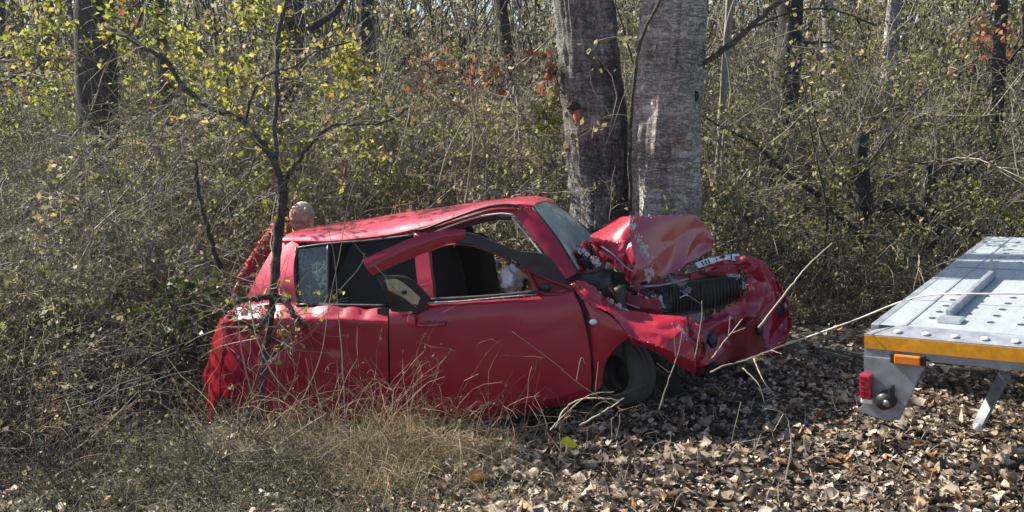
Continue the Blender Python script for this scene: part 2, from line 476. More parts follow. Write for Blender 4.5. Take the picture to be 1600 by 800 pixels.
# --- rear quarter and its mirror image
q_rows = [
    SS((352, 494, -.62), (372, 481, -.68), (420, 477, -.72), (470, 476, -.735), (540, 477, -.74), (606, 480, -.74)),
    SS((348, 504, -.70), (372, 498, -.77), (420, 496, -.81), (470, 496, -.825), (540, 497, -.83), (606, 499, -.83)),
    SS((348, 509, -.71), (373, 504, -.785), (420, 502, -.83), (470, 502, -.845), (540, 503, -.85), (606, 505, -.85)),
    SS((350, 532, -.74), (378, 534, -.80), (420, 535, -.835), (470, 535, -.85), (540, 535, -.85), (606, 535, -.85)),
    SS((352, 570, -.75), (380, 575, -.81), (420, 580, -.845), (470, 583, -.855), (540, 584, -.855), (607, 584, -.855)),
    SS((358, 610, -.74), (385, 620, -.79), (420, 628, -.82), (470, 634, -.83), (540, 638, -.835), (608, 640, -.835)),
    SS((368, 640, -.70), (390, 650, -.74), (420, 658, -.77), (470, 664, -.78), (540, 668, -.785), (610, 668, -.785))]
patch('rear_quarter_panel', q_rows, M['red'], car, 60, 60, 0.012, 0.012, 5.0, 3, sharp=.6)
patch('rear_quarter_panel', [mir(r) for r in q_rows], M['red'], car, 20, 24, 0.012, 0.006, 5.0, 4)
# --- tail between the two quarters
tail = []
for r in q_rows:
    p = r[0]
    tail.append([np.array([p[0] - dx, p[1] * (1 - 2 * t), p[2]]) for t, dx in ((0, 0), (.2, .07), (.5, .10), (.8, .07), (1, 0))])
patch('tailgate', tail, M['red'], car, 14, 20, 0.012, 0.008)
# --- rear pillar
cp = [SS((440, 372, -.50), (455, 377, -.56), (468, 383, -.60)),
      SS((421, 402, -.56), (442, 404, -.62), (461, 408, -.655)),
      SS((402, 436, -.60), (432, 438, -.68), (461, 440, -.715)),
      SS((384, 468, -.62), (425, 471, -.69), (466, 476, -.735)),
      SS((360, 492, -.62), (420, 478, -.715), (468, 477, -.74))]
patch('rear_pillar', cp, M['red_skylit_dusty'], car, 24, 14, 0.02, 0.006, 7.0, 5)
patch('rear_pillar', [mir(r) for r in cp], M['red_skylit_dusty'], car, 12, 8, 0.02)
hatch = [[cp[i][0] * np.array([1, 1 - 2 * t, 1]) - np.array([dx, 0, 0]) for t, dx in ((0.03, .01), (.2, .05), (.5, .07), (.8, .05), (.97, .01))] for i in (0, 1, 2, 3)]
patch('rear_window', hatch, M['tint'], car, 10, 16, 0.006)
# --- roof
near = SS((441, 378, -.57), (515, 378, -.60), (580, 372, -.60), (645, 361, -.60), (700, 345, -.60), (755, 326, -.60), (808, 321, -.59), (834, 323, -.56))
n2 = SS((452, 367, -.46), (522, 363, -.48), (588, 355, -.48), (653, 344, -.48), (708, 332, -.48), (762, 319, -.48), (812, 316, -.48), (838, 319, -.47))
cen = SS((492, 356, .0), (555, 346, .0), (615, 337, .0), (675, 328, .0), (725, 321, .0), (775, 314, .0), (822, 312, .0), (850, 315, .0))
far = [p * np.array([1, -1, 1]) for p in near]
f2 = [p * np.array([1, -1, 1]) for p in n2]
for k_, dx_ in ((-1, .14), (-2, .07), (-3, .02)):
    far[k_] = far[k_] - np.array([dx_, 0, dx_ * .5]); f2[k_] = f2[k_] - np.array([dx_ * .7, 0, dx_ * .35])
patch('roof', [near, n2, cen, f2, far], M['red_skylit_dusty'], car, 40, 90, 0.014, 0.006, 4.0, 9, sharp=.5)
# --- side glass behind the door
def lerp_row(a, b, t): return [p * (1 - t) + q * t for p, q in zip(a, b)]
wt = SS((466, 388, -.605), (490, 385, -.605), (512, 382, -.605)); wb = SS((468, 474, -.73), (490, 474, -.73), (512, 474, -.73))
patch('shattered_side_glass', [wt, lerp_row(wt, wb, .5), wb], M['crazed'], car, 10, 8, 0.006)
wt2 = SS((514, 382, -.605), (580, 377, -.60), (652, 370, -.60)); wb2 = SS((514, 474, -.73), (580, 475, -.73), (652, 472, -.73))
patch('side_window', [wt2, lerp_row(wt2, wb2, .5), wb2], M['tint'], car, 10, 14, 0.006)
tube('window_seal', SS((462, 388, -.612), (515, 381, -.612), (580, 376, -.61), (652, 367, -.61)), 0.010, M['black'], car, 6, 16)
tube('window_seal', SS((463, 476, -.745), (540, 477, -.75), (606, 478, -.75)), 0.010, M['black'], car, 6, 12)
tube('window_seal', SS((463, 386, -.612), (462, 430, -.68), (466, 476, -.745)), 0.010, M['black'], car, 6, 10)
tube('window_seal', SS((513, 383, -.612), (513, 430, -.68), (513, 474, -.74)), 0.012, M['black'], car, 6, 10)
# --- middle pillar
patch('door_pillar', [SS((648, 366, -.60), (670, 362, -.60)), SS((652, 420, -.69), (674, 418, -.69)), SS((656, 474, -.77), (680, 472, -.77)), SS((650, 600, -.77), (680, 600, -.77))], M['red'], car, 14, 5, 0.05)
# --- torn roof rail above the door
patch('door_opening_rail', [SS((648, 360, -.615), (690, 350, -.615), (730, 337, -.615), (770, 326, -.61), (808, 325, -.60)),
                            SS((650, 371, -.605), (690, 360, -.60), (730, 349, -.60), (770, 338, -.60), (806, 336, -.60))], M['red_inner'], car, 6, 30, 0.03, 0.006, 9, 2)
tube('drip_seal', SS((646, 359, -.63), (662, 358, -.635), (700, 344, -.635), (755, 325, -.635), (790, 320, -.63), (812, 323, -.62)), 0.0085, M['black'], car, 6, 24)
tube('weather_strip', SS((648, 366, -.63), (664, 370, -.64), (690, 358, -.64), (740, 341, -.635), (780, 334, -.63), (803, 336, -.63)), 0.0055, M['scuff'], car, 6, 24)
tube('inner_trim', SS((664, 376, -.60), (720, 356, -.60), (770, 342, -.60), (800, 341, -.60)), 0.010, M['black'], car, 6, 16)
# --- windscreen pillar, both sides, windscreen
ap = [SS((802, 334, -.62), (814, 329, -.61), (828, 326, -.57)), SS((843, 384, -.70), (852, 378, -.69), (866, 372, -.65)), SS((884, 438, -.76), (890, 434, -.75), (900, 428, -.71))]
patch('windscreen_pillar', ap, M['red'], car, 20, 8, 0.03, 0.006, 8, 6)
tube('windscreen_pillar', SS((870, 322, .51), (902, 348, .59), (933, 374, .65)), .014, M['black'], car, 6, 10)
tube('pillar_seal', SS((800, 340, -.625), (840, 388, -.705), (880, 442, -.765)), 0.006, M['scuff'], car, 6, 10)
tube('pillar_seal', SS((831, 325, -.565), (868, 371, -.645), (903, 427, -.70)), 0.012, M['black'], car, 6, 10)
ws = [SS((834, 322, -.55), (852, 317, .0), (868, 321, .50)), SS((868, 370, -.63), (888, 352, .0), (900, 346, .58)), SS((902, 426, -.69), (920, 395, .0), (930, 372, .64))]
patch('windscreen', ws, M['screen'], car, 16, 16, 0.008, 0.012, 6, 8)
# --- the door hanging out of its opening
door = empty('door'); door.parent = car
d_rows = [
    SS((609, 484, -.82), (680, 475, -.82), (760, 470, -.82), (835, 464, -.815), (893, 449, -.79)),
    SS((609, 494, -.85), (680, 488, -.85), (760, 480, -.85), (840, 474, -.84), (899, 463, -.82)),
    SS((609, 512, -.862), (685, 508, -.864), (770, 500, -.864), (850, 493, -.855), (909, 487, -.835)),
    SS((610, 570, -.868), (690, 570, -.875), (780, 562, -.875), (860, 553, -.865), (921, 545, -.845)),
    SS((613, 630, -.862), (690, 632, -.865), (780, 624, -.865), (858, 614, -.855), (924, 592, -.84)),
    SS((614, 643, -.845), (690, 645, -.85), (780, 636, -.85), (855, 627, -.845), (922, 608, -.83)),
    SS((617, 668, -.80), (690, 664, -.80), (780, 652, -.80), (850, 638, -.80), (916, 624, -.80))]
patch('door_skin', d_rows, M['red'], door, 70, 70, 0.016, 0.007, 3.2, 21, sharp=.5)
patch('door_jamb', [SS((590, 482, -.80), (626, 480, -.80)), SS((592, 570, -.81), (630, 570, -.81)), SS((596, 668, -.76), (634, 666, -.76))], M['black'], car, 10, 5, .01)
patch('hinge_jamb', [SS((880, 460, -.77), (915, 468, -.77)), SS((900, 540, -.80), (938, 540, -.80)), SS((900, 622, -.76), (936, 616, -.76))], M['black'], car, 10, 5, .01)
patch('bent_window_frame', [SS((567, 406, -1.02), (605, 389, -.97), (645, 372, -.92), (690, 360, -.85), (728, 359, -.80)),
                            SS((572, 418, -1.035), (608, 402, -.985), (645, 387, -.935), (690, 371, -.865), (727, 366, -.81)),
                            SS((582, 430, -1.02), (612, 416, -.97), (645, 402, -.92), (690, 384, -.85), (724, 374, -.80))], M['red'], door, 18, 50, 0.018, 0.006, 8, 4, sharp=.6)
patch('window_frame', [SS((714, 362, -.80), (740, 365, -.80), (768, 376, -.80), (812, 392, -.80), (846, 396, -.80), (866, 412, -.80), (886, 440, -.79)),
                       SS((712, 379, -.80), (736, 381, -.80), (760, 390, -.80), (797, 403, -.80), (823, 418, -.80), (856, 434, -.80), (880, 446, -.79))], M['navy'], door, 8, 36, 0.03, 0.003, 8, 5)
tube('frame_edge', SS((668, 394, -.81), (700, 383, -.81), (736, 384, -.81), (775, 397, -.81), (805, 412, -.81), (826, 432, -.81), (840, 456, -.81)), 0.006, M['red_inner'], door, 6, 24)
patch('frame_corner', [SS((588, 431, -.99), (632, 432, -.94), (656, 448, -.88), (672, 466, -.84)),
                       SS((598, 450, -.99), (625, 462, -.93), (645, 474, -.88), (668, 476, -.84)),
                       SS((612, 485, -.92), (630, 486, -.90), (648, 485, -.87), (666, 482, -.84))], M['black'], door, 12, 14, 0.025)
patch('foam_insert', [SS((602, 437, -1.02), (622, 437, -.97), (640, 450, -.925), (656, 464, -.89)),
                      SS((610, 453, -1.02), (626, 463, -.96), (640, 472, -.92), (652, 476, -.89))], M['cream'], door, 8, 14, 0.022, 0.004, 20, 3)
blob('foam_hole', S(632, 457, -.965), (.016, .012, .012), M['black'], door, 0.1, nu=8, nv=12)
tube('window_sill_seal', SS((612, 474, -.84), (672, 469, -.835), (760, 464, -.835), (842, 456, -.83)), 0.013, M['black'], door, 6, 16, (0.6, 1.0))
tube('chrome_strip', SS((640, 474, -.855), (672, 473, -.85), (716, 471, -.85), (760, 467, -.85), (838, 460, -.845)), 0.005, M['steel'], door, 6, 16)
# mirror mount triangle
tube('mirror_mount', SS((822, 420, -.80), (856, 436, -.80), (894, 452, -.80), (878, 460, -.81), (843, 457, -.81), (832, 440, -.805), (822, 420, -.80)), 0.014, M['red_inner'], door, 6, 40)
patch('mirror_mount_plate', [SS((824, 424, -.79), (858, 440, -.79), (890, 453, -.785)), SS((838, 452, -.79), (858, 457, -.79), (886, 458, -.785))], M['red_inner'], door, 6, 8, 0.01)
blob('mirror_hole', S(852, 449, -.80), (.034, .008, .022), M['black'], door, 0.1, nu=10, nv=14)
# handle
patch('handle_recess', [SS((652, 498, -.858), (675, 496, -.858), (697, 500, -.858)), SS((654, 505, -.874), (675, 505, -.874), (695, 505, -.874)), SS((654, 512, -.872), (675, 512, -.872), (694, 510, -.872))], M['red_inner'], door, 8, 10, 0.006)
tube('handle', SS((650, 508, -.885), (665, 509, -.90), (682, 508, -.90), (696, 506, -.882)), 0.012, M['red_bright'], door, 8, 14, (0.7, 1.0))
blob('handle_end', S(643, 500, -.895), (.024, .016, .038), M['red_skylit_dusty'], door, 0.08, nu=12, nv=16)  # the handle's pink highlight is put into this brighter paint
blob('lock_cylinder', S(649, 487, -.875), (.02, .012, .014), M['black'], door, 0.1, nu=8, nv=12)
# sill below the door
tube('side_skirt', SS((600, 672, -.76), (690, 668, -.77), (780, 655, -.77), (850, 641, -.77)), 0.035, M['black'], car, 8, 16, (0.7, 1.0))
tube('sill_strip', SS((690, 669, -.815), (730, 664, -.815), (768, 658, -.815)), 0.007, M['steel'], car, 6, 8)
# --- cabin: floor, dashboard, seats, deployed airbag
rbox('floor_pan', (-.55, 0, .30), (1.9, 1.50, .06), M['black'], car, 0.02)
rbox('bulkhead', (.80, 0, .56), (.05, 1.40, .5), M['engine'], car, 0.02)
rbox('dashboard', (.58, .05, .80), (.34, 1.34, .20), M['black'], car, 0.06, seg=3)
for y in (-.36, .36):
    st = empty('front_seat'); st.parent = car
    blob('cushion', (-.08, y, .50), (.28, .25, .10), M['fabric'], st, .04, 3, 1, power=.5)
    blob('backrest', (-.34, y, .83), (.10, .25, .36), M['fabric'], st, .04, 3, 2, power=.55)
    blob('headrest', (-.40, y, 1.20), (.06, .13, .09), M['fabric'], st, .04, 3, 3, power=.55)
blob('rear_seat', (-1.05, 0, .78), (.16, .64, .34), M['fabric'], car, .04, 3, 4, power=.45)
rbox('parcel_shelf', (-1.35, 0, .86), (.5, 1.3, .04), M['black'], car, 0.015)
sw = S(812, 440, .30)
V, Fs = [], []
ring = [sw + np.array([0.06 * math.sin(a), 0.17 * math.cos(a), 0.17 * math.sin(a)]) for a in np.linspace(0, 2 * math.pi, 25)]
tube('steering_wheel', ring, 0.014, M['black'], car, 6)
blob('airbag', S(800, 436, -.42), (.060, .09, .078), M['bag'], car, .30, 2.2, 7, 26, 34)
patch('airbag_fold', [SS((808, 424, -.5), (817, 426, -.5), (824, 431, -.5)), SS((806, 431, -.5), (816, 433, -.5), (825, 436, -.5))], M['cream'], car, 8, 8, .008, .012, 12, 3)
tube('seat_belt', SS((742, 388, .55), (750, 420, .50), (758, 450, .45)), 0.02, M['cream'], car, 4, 8, (0.15, 1.0))
rbox('mirror', S(880, 372, -.1), (.04, .18, .06), M['black'], car, .015)
# --- crumpled nose
hood = empty('bonnet'); hood.parent = car
ridge = SS((985, 339, -.34), (1010, 338, -.18), (1045, 337, .04), (1080, 335, .24))
patch('front_fold', [SS((984, 340, -.34), (1020, 338, -.14), (1058, 336, .10), (1084, 337, .26), (1100, 352, .36), (1117, 374, .44)),
                     SS((981, 376, -.42), (1015, 374, -.24), (1050, 372, .0), (1075, 372, .16), (1095, 374, .30), (1116, 380, .42)),
                     SS((986, 414, -.46), (1015, 410, -.30), (1045, 404, -.08), (1070, 398, .08), (1090, 394, .22), (1112, 390, .38)),
                     SS((982, 446, -.48), (1012, 438, -.34), (1040, 430, -.16), (1062, 421, -.02), (1082, 410, .14), (1106, 396, .34))], M['red'], hood, 56, 64, .005, .002, 5, 12, ragged=.002, facet=(3, 4, .006))
patch('rear_fold', [SS((922, 368, -.10), (946, 353, -.14), (968, 341, -.20), (986, 338, -.30)),
                    SS((928, 376, -.32), (948, 366, -.34), (968, 356, -.36), (985, 350, -.37)),
                    SS((936, 384, -.46), (952, 382, -.46), (970, 379, -.45), (985, 373, -.43))], M['red_bright'], hood, 26, 32, .006, .002, 8, 13, ragged=.002, facet=(2, 3, .008))
patch('bonnet_back', [SS((986, 339, -.33), (1015, 338, -.14), (1050, 337, .08), (1084, 337, .26)),
                    SS((968, 341, -.20), (990, 345, .02), (1015, 344, .22), (1050, 344, .40)),
                    SS((924, 369, -.10), (950, 362, .10), (975, 360, .28), (1000, 358, .46))], M['red'], hood, 12, 16, .010, .006, 9, 33)
patch('torn_side', [SS((926, 371, -.45), (950, 378, -.46), (970, 377, -.45), (985, 372, -.43)),
                    SS((936, 392, -.47), (955, 396, -.49), (975, 398, -.49), (988, 400, -.47)),
                    SS((950, 404, -.47), (962, 416, -.50), (975, 428, -.51), (984, 446, -.49))], M['red'], hood, 40, 40, .006, .003, 11, 14, ragged=.004, facet=(4, 5, .022))
tube('hood_hinge', SS((938, 384, -.50), (958, 398, -.53), (976, 416, -.54), (988, 424, -.53)), .006, M['steel'], hood, 6, 12)
def scrape(name, pts, par, n=9, size=.022, sd=0):
    """flaked bare metal: ragged chips of very different size lying in uneven patches on the paint"""
    r = np.random.default_rng(sd); V, Fs = [], []
    P = catmull(pts, 200)
    for _ in range(n * 14):
        t = r.uniform(0, 1)
        if math.sin(t * 23 + sd) + math.sin(t * 9.7 + 2 * sd) < -.35: continue
        c = P[int(t * 199)] + r.normal(0, size * .55, 3) * np.array([1, .12, 1.0])
        q = size * min(1.3, r.lognormal(-1.5, .7)); a0 = r.uniform(0, 6.3); k = r.integers(5, 9); o = len(V); st = r.uniform(.6, 2.2)
        for j in range(k):
            a = a0 + j / k * 6.283; rr = q * r.uniform(.35, 1.0)
            V.append(c + np.array([math.cos(a) * rr, r.normal(0, .001), math.sin(a) * rr * st]))
        Fs.append(tuple(range(o, o + k)))
    o = link(name, mesh(name, V, Fs), par, M['scuff'])
    o['kind'] = 'stuff'
    return o
scrape('paint_scrape', SS((986, 342, -.365), (990, 360, -.40), (1001, 378, -.40), (1006, 396, -.43), (1016, 412, -.40), (1012, 432, -.40)), hood, 16, .020, 5)
scrape('paint_scrape', SS((982, 342, -.36), (996, 340, -.34), (1040, 338, -.04), (1078, 336, .20)), hood, 7, .010, 9)
# shredded scuttle between bonnet and windscreen
patch('crushed_scuttle', [SS((897, 392, -.45), (912, 385, -.42), (930, 378, -.40)), SS((902, 408, -.52), (918, 402, -.50), (938, 396, -.48)), SS((905, 424, -.56), (925, 418, -.54), (948, 408, -.50))], M['red'], car, 34, 34, .005, .006, 11, 31, ragged=.008, facet=(5, 5, .04))
patch('crushed_scuttle_foil', [SS((903, 384, -.50), (915, 381, -.50), (926, 384, -.50)), SS((905, 402, -.55), (920, 404, -.55), (932, 404, -.55)), SS((912, 414, -.57), (922, 418, -.57), (934, 414, -.56))], M['engine'], car, 24, 24, .004, .004, 16, 37, ragged=.006, facet=(5, 5, .025))
scrape('glass_crumbs', SS((900, 386, -.53), (915, 396, -.58), (928, 404, -.60), (936, 414, -.60)), car, 14, .016, 12)
# wing
wing = empty('front_wing'); wing.parent = car
patch('wing_top', [SS((893, 447, -.74), (908, 443, -.72), (942, 464, -.70), (982, 487, -.68), (1025, 492, -.67), (1062, 497, -.66), (1074, 505, -.66)),
                   SS((900, 456, -.79), (920, 463, -.80), (948, 480, -.80), (984, 504, -.80), (1025, 511, -.80), (1060, 518, -.79), (1079, 528, -.76)),
                   SS((908, 466, -.82), (928, 478, -.85), (954, 494, -.87), (986, 524, -.90), (1020, 537, -.90), (1050, 551, -.88), (1087, 566, -.80))], M['red_bright'], wing, 34, 90, .006, .003, 7, 15, ragged=.002, facet=(4, 10, .011))
patch('wing_lip', [SS((986, 524, -.90), (1020, 537, -.90), (1050, 551, -.88), (1087, 566, -.80)),
                   SS((990, 534, -.86), (1022, 546, -.86), (1052, 562, -.85), (1087, 576, -.79)),
                   SS((996, 538, -.80), (1024, 550, -.80), (1056, 570, -.82), (1085, 586, -.77))], M['red'], wing, 22, 50, .006, .003, 9, 16, ragged=.003, facet=(2, 5, .010))
patch('wing_side', [SS((900, 450, -.76), (906, 464, -.80), (930, 480, -.84), (958, 497, -.86), (984, 523, -.885)),
                    SS((916, 490, -.82), (924, 497, -.84), (942, 505, -.855), (965, 516, -.87), (984, 526, -.88)),
                    SS((926, 540, -.835), (934, 541, -.845), (946, 541, -.85), (960, 536, -.855), (975, 532, -.86)),
                    SS((929, 590, -.82), (931, 588, -.825), (936, 582, -.83), (942, 570, -.83), (948, 560, -.83)),
                    SS((926, 628, -.80), (926, 626, -.80), (930, 620, -.80), (934, 610, -.80), (938, 600, -.80))], M['red'], wing, 40, 32, .008, .003, 6, 17, facet=(3, 3, .006))
scrape('bare_metal_edge', SS((908, 443, -.73), (942, 464, -.715), (982, 487, -.70)), wing, 26, .013, 6)
blob('wing_tip', S(897, 449, -.77), (.03, .02, .028), M['red_bright'], wing, .15, nu=12, nv=16)
blob('side_indicator', S(927, 503, -.862), (.024, .012, .016), M['white_lens'], wing, .03, nu=10, nv=14)
# wheel, steered hard over
wheel = empty('front_wheel'); wheel.parent = car
wheel.location = S(975, 584, -.58)
wheel.scale = (.74, .74, .85)
ax = CB.T @ np.array([-.78, -.62, .06]); ax /= np.linalg.norm(ax)
wheel.rotation_euler = Vector(ax).to_track_quat('Z', 'Y').to_euler()
def lathe(name, prof, mat, par, n=48):
    V = [(r * math.cos(a), r * math.sin(a), z) for a in np.arange(n) / n * 2 * np.pi for r, z in prof]
    k = len(prof); Fs = [(i * k + j, ((i + 1) % n) * k + j, ((i + 1) % n) * k + j + 1, i * k + j + 1) for i in range(n) for j in range(k - 1)]
    me = mesh(name, V, Fs)
    bm = bmesh.new(); bm.from_mesh(me); bmesh.ops.recalc_face_normals(bm, faces=bm.faces); bm.to_mesh(me); bm.free()
    return link(name, me, par, mat, True)
lathe('tyre', [(.15, .085), (.165, .095), (.22, .098), (.245, .085), (.25, .07), (.252, .03), (.246, .028), (.246, .02), (.253, .018), (.253, -.018), (.246, -.02), (.246, -.028), (.252, -.03), (.25, -.07), (.245, -.085), (.22, -.098), (.165, -.095), (.15, -.085)], M['rubber'], wheel)
lathe('rim', [(.0, .02), (.03, .02), (.05, .016), (.06, .010), (.12, .012), (.138, .03), (.142, .08), (.155, .088), (.155, -.08)], M['rim'], wheel)
# radiator, engine, bumper
rad_t = SS((980, 458, -.42), (1020, 446, -.28), (1060, 440, -.10), (1110, 434, .12), (1156, 432, .32)); rad_b = SS((985, 498, -.42), (1020, 496, -.28), (1060, 492, -.10), (1110, 484, .12), (1150, 466, .32))
patch('radiator', [rad_t, rad_b], M['engine'], car, 6, 16, .04)
fins = empty('radiator_fins'); fins.parent = car
a_, b_ = catmull(rad_t, 34), catmull(rad_b, 34)
for i in range(8, 34):
    o_ = np.array([.035, -.01, 0])
    tube('fin', [a_[i] * .93 + b_[i] * .07 + o_, a_[i] * .5 + b_[i] * .5 + o_ * 1.2, a_[i] * .08 + b_[i] * .92 + o_], .0065, M['black'], fins, 4)
blob('engine_block', S(1020, 455, .0) + np.array([-.22, .05, -.12]), (.34, .50, .22), M['engine'], car, .22, 3.5, 12, 26, 34, .7)
blob('headlamp_wreck', S(1020, 476, -.40), (.09, .07, .055), M['engine'], car, .45, 4, 5, 30, 40)
scrape('lamp_shards', SS((1000, 472, -.50), (1020, 466, -.50), (1040, 480, -.48)), car, 9, .016, 22)
blob('engine_debris', S(960, 440, -.35), (.16, .14, .07), M['engine'], car, .4, 4, 8)
blob('coolant_tank', S(1000, 470, -.50), (.07, .05, .06), M['engine'], car, .4, 4, 9)
patch('lock_panel', [SS((985, 452, -.46), (1040, 436, -.22), (1090, 426, .04), (1140, 424, .26)), SS((985, 464, -.47), (1040, 450, -.22), (1090, 436, .05), (1140, 432, .28))], M['red_inner'], car, 12, 50, .012, .004, 9, 6, ragged=.003, facet=(2, 7, .015))
for q_, (pts_, rad_, mt_) in enumerate([
        ([(930, 432, -.55), (955, 440, -.50), (985, 452, -.52), (1012, 470, -.52)], .012, 'black'),
        ([(945, 425, -.30), (975, 450, -.40), (1000, 478, -.50), (1030, 490, -.50)], .008, 'engine'),
        ([(960, 452, -.58), (990, 462, -.55), (1015, 482, -.56), (1045, 488, -.5)], .006, 'black'),
        ([(1030, 452, -.35), (1048, 470, -.36), (1042, 488, -.38)], .010, 'engine'),
        ([(985, 448, -.55), (1030, 446, -.36), (1075, 436, -.10)], .007, 'steel'),
        ([(950, 448, -.60), (970, 470, -.62), (1000, 482, -.62)], .005, 'steel')]):
    tube('hose', SS(*pts_), rad_, M[mt_], car, 6, 20)
patch('inner_wing', [SS((940, 440, -.58), (980, 456, -.58), (1030, 470, -.58)), SS((945, 470, -.60), (985, 490, -.60), (1040, 500, -.60))], M['red_inner'], car, 14, 24, .008, .004, 9, 41, ragged=.006, facet=(3, 4, .02))
blob('wheel_arch_liner', S(985, 575, -.40), (.32, .05, .24), M['black'], car, .1, 3, 5, power=.6)
tube('suspension_arm', SS((1005, 560, -.55), (1035, 585, -.50), (1060, 600, -.35)), .018, M['engine'], car, 7, 10)
tube('suspension_strut', SS((1000, 545, -.50), (1006, 580, -.48), (1010, 612, -.46)), .026, M['engine'], car, 8, 8)
bum = empty('front_bumper'); bum.parent = car
outer = SS((1090, 412, .10), (1130, 404, .26), (1164, 402, .38), (1186, 412, .45), (1200, 436, .50), (1200, 466, .46), (1182, 494, .34), (1150, 528, .12), (1112, 560, -.16), (1086, 578, -.36))
mid_ = SS((1092, 422, .09), (1128, 414, .23), (1157, 411, .34), (1177, 422, .40), (1184, 444, .43), (1178, 468, .38), (1156, 492, .24), (1122, 518, .02), (1094, 542, -.20), (1078, 556, -.38))
mid_ = [p + np.array([.03, 0, 0]) for p in mid_]
inner = SS((1092, 430, .08), (1126, 422, .22), (1152, 419, .32), (1166, 430, .36), (1167, 450, .36), (1154, 468, .30), (1126, 488, .14), (1098, 502, -.06), (1080, 512, -.24), (1068, 520, -.38))
patch('bumper_skin', [outer, mid_, inner], M['red'], bum, 34, 140, .008, .004, 6, 18, ragged=.002, facet=(4, 17, .020))
patch('bumper_corner', [SS((1178, 404, .46), (1200, 418, .54), (1216, 438, .58), (1228, 462, .58)),
                        SS((1184, 450, .44), (1202, 456, .54), (1222, 468, .60), (1234, 480, .58)),
                        SS((1182, 486, .36), (1196, 492, .48), (1226, 500, .58), (1240, 506, .54)),
                        SS((1190, 530, .30), (1200, 538, .40), (1216, 532, .48), (1232, 522, .50)),
                        SS((1196, 552, .26), (1204, 554, .34), (1212, 552, .40), (1222, 546, .44))], M['red'], bum, 50, 44, .008, .004, 7, 19, ragged=.004, facet=(6, 6, .024))
blob('fog_lamp_hole', S(1216, 484, .575), (.03, .035, .06), M['black'], bum, .12, nu=14, nv=18)
blob('fog_lamp', S(1220, 480, .55) + np.array([.03, 0, 0]), (.012, .012, .03), M['steel'], bum, .1, nu=8, nv=10)
patch('bumper_lower', [SS((1080, 540, -.34), (1114, 530, -.10), (1144, 514, .08), (1178, 488, .26)), SS((1086, 584, -.26), (1120, 574, -.06), (1160, 562, .12), (1196, 548, .28))], M['red_inner'], bum, 24, 50, .008, .004, 8, 23, ragged=.006, facet=(2, 7, .03))
blob('lower_intake', S(1178, 512, .27) + np.array([.03, 0, 0]), (.03, .10, .06), M['black'], bum, .15, nu=12, nv=16)
blob('tow_eye_cap', S(1117, 500, .06) + np.array([.03, -.01, 0]), (.012, .02, .014), M['black'], bum, .1, nu=8, nv=10)
blob('intake_plastic', S(1097, 532, -.26) + np.array([.06, 0, 0]), (.03, .12, .045), M['navy'], bum, .2, nu=14, nv=18)
patch('crash_beam', [SS((1076, 428, .0), (1110, 421, .14), (1148, 418, .30)), SS((1076, 438, .0), (1110, 430, .14), (1148, 427, .30))], M['red_inner'], bum, 5, 12, .03)
# torn strips, undertray and broken lamp around the nose
for q_, (a_r, b_r, mt_) in enumerate([
        ([(1068, 500, -.66), (1082, 520, -.70), (1090, 548, -.74)], [(1080, 496, -.60), (1096, 522, -.66), (1096, 560, -.72)], 'red'),
        ([(1040, 566, -.70), (1066, 584, -.66), (1096, 596, -.50)], [(1046, 580, -.66), (1070, 600, -.60), (1100, 606, -.46)], 'black'),
        ([(1100, 560, -.22), (1130, 572, .0), (1170, 566, .20)], [(1104, 590, -.22), (1136, 592, .0), (1176, 580, .20)], 'black'),
        ([(1170, 410, .50), (1186, 404, .56), (1204, 412, .60)], [(1178, 424, .48), (1192, 420, .54), (1206, 426, .58)], 'black'),
        ([(1186, 500, .36), (1192, 520, .34), (1190, 546, .30)], [(1168, 500, .30), (1172, 522, .28), (1178, 544, .26)], 'black'),
        ([(990, 436, -.50), (1010, 452, -.50), (1030, 462, -.46)], [(986, 450, -.54), (1006, 466, -.54), (1026, 476, -.50)], 'red_inner'),
        ([(1046, 430, -.18), (1066, 440, -.12), (1080, 452, -.08)], [(1040, 440, -.22), (1058, 452, -.16), (1072, 462, -.12)], 'steel'),
        ([(1128, 424, .22), (1146, 440, .28), (1158, 452, .30)], [(1136, 420, .24), (1156, 434, .31), (1166, 446, .33)], 'scuff')]):
    patch('torn_strip', [SS(*a_r), SS(*b_r)], M[mt_], bum, 14, 30, .005, .004, 12, 61 + q_, ragged=.006, facet=(3, 6, .014))
scrape('paint_scrape', SS((1176, 430, .50), (1190, 446, .52), (1206, 452, .56), (1212, 466, .58)), bum, 6, .010, 31)
scrape('paint_scrape', SS((1050, 505, -.80), (1066, 516, -.80), (1078, 540, -.80)), wing, 7, .009, 33)
# number plate bent over the top of the bumper
plt = empty('number_plate'); plt.parent = car
pt, pb = SS((1086, 411, .06), (1108, 404, .16), (1132, 399, .26), (1155, 396, .36)), SS((1092, 419, .04), (1112, 412, .14), (1134, 406, .24), (1158, 409, .34))
patch('plate', [pt, lerp_row(pt, pb, .5), pb], M['plate'], plt, 8, 18, .006, .006, 16, 4)
pm = catmull(pt, 40); pn = catmull(pb, 40)
for k in (4, 7, 10, 17, 23):
    tube('letter', [pm[k] * .85 + pn[k] * .15 + [.012, -.012, .004], pm[k] * .2 + pn[k] * .8 + [.012, -.012, .004]], .0045, M['ink'], plt, 4)
oc = pm[30] * .5 + pn[30] * .5 + np.array([.012, -.012, .003])
tube('letter', [oc + np.array([0, .018 * math.cos(a), .014 * math.sin(a)]) for a in np.linspace(0, 6.283, 13)], .004, M['ink'], plt, 4)
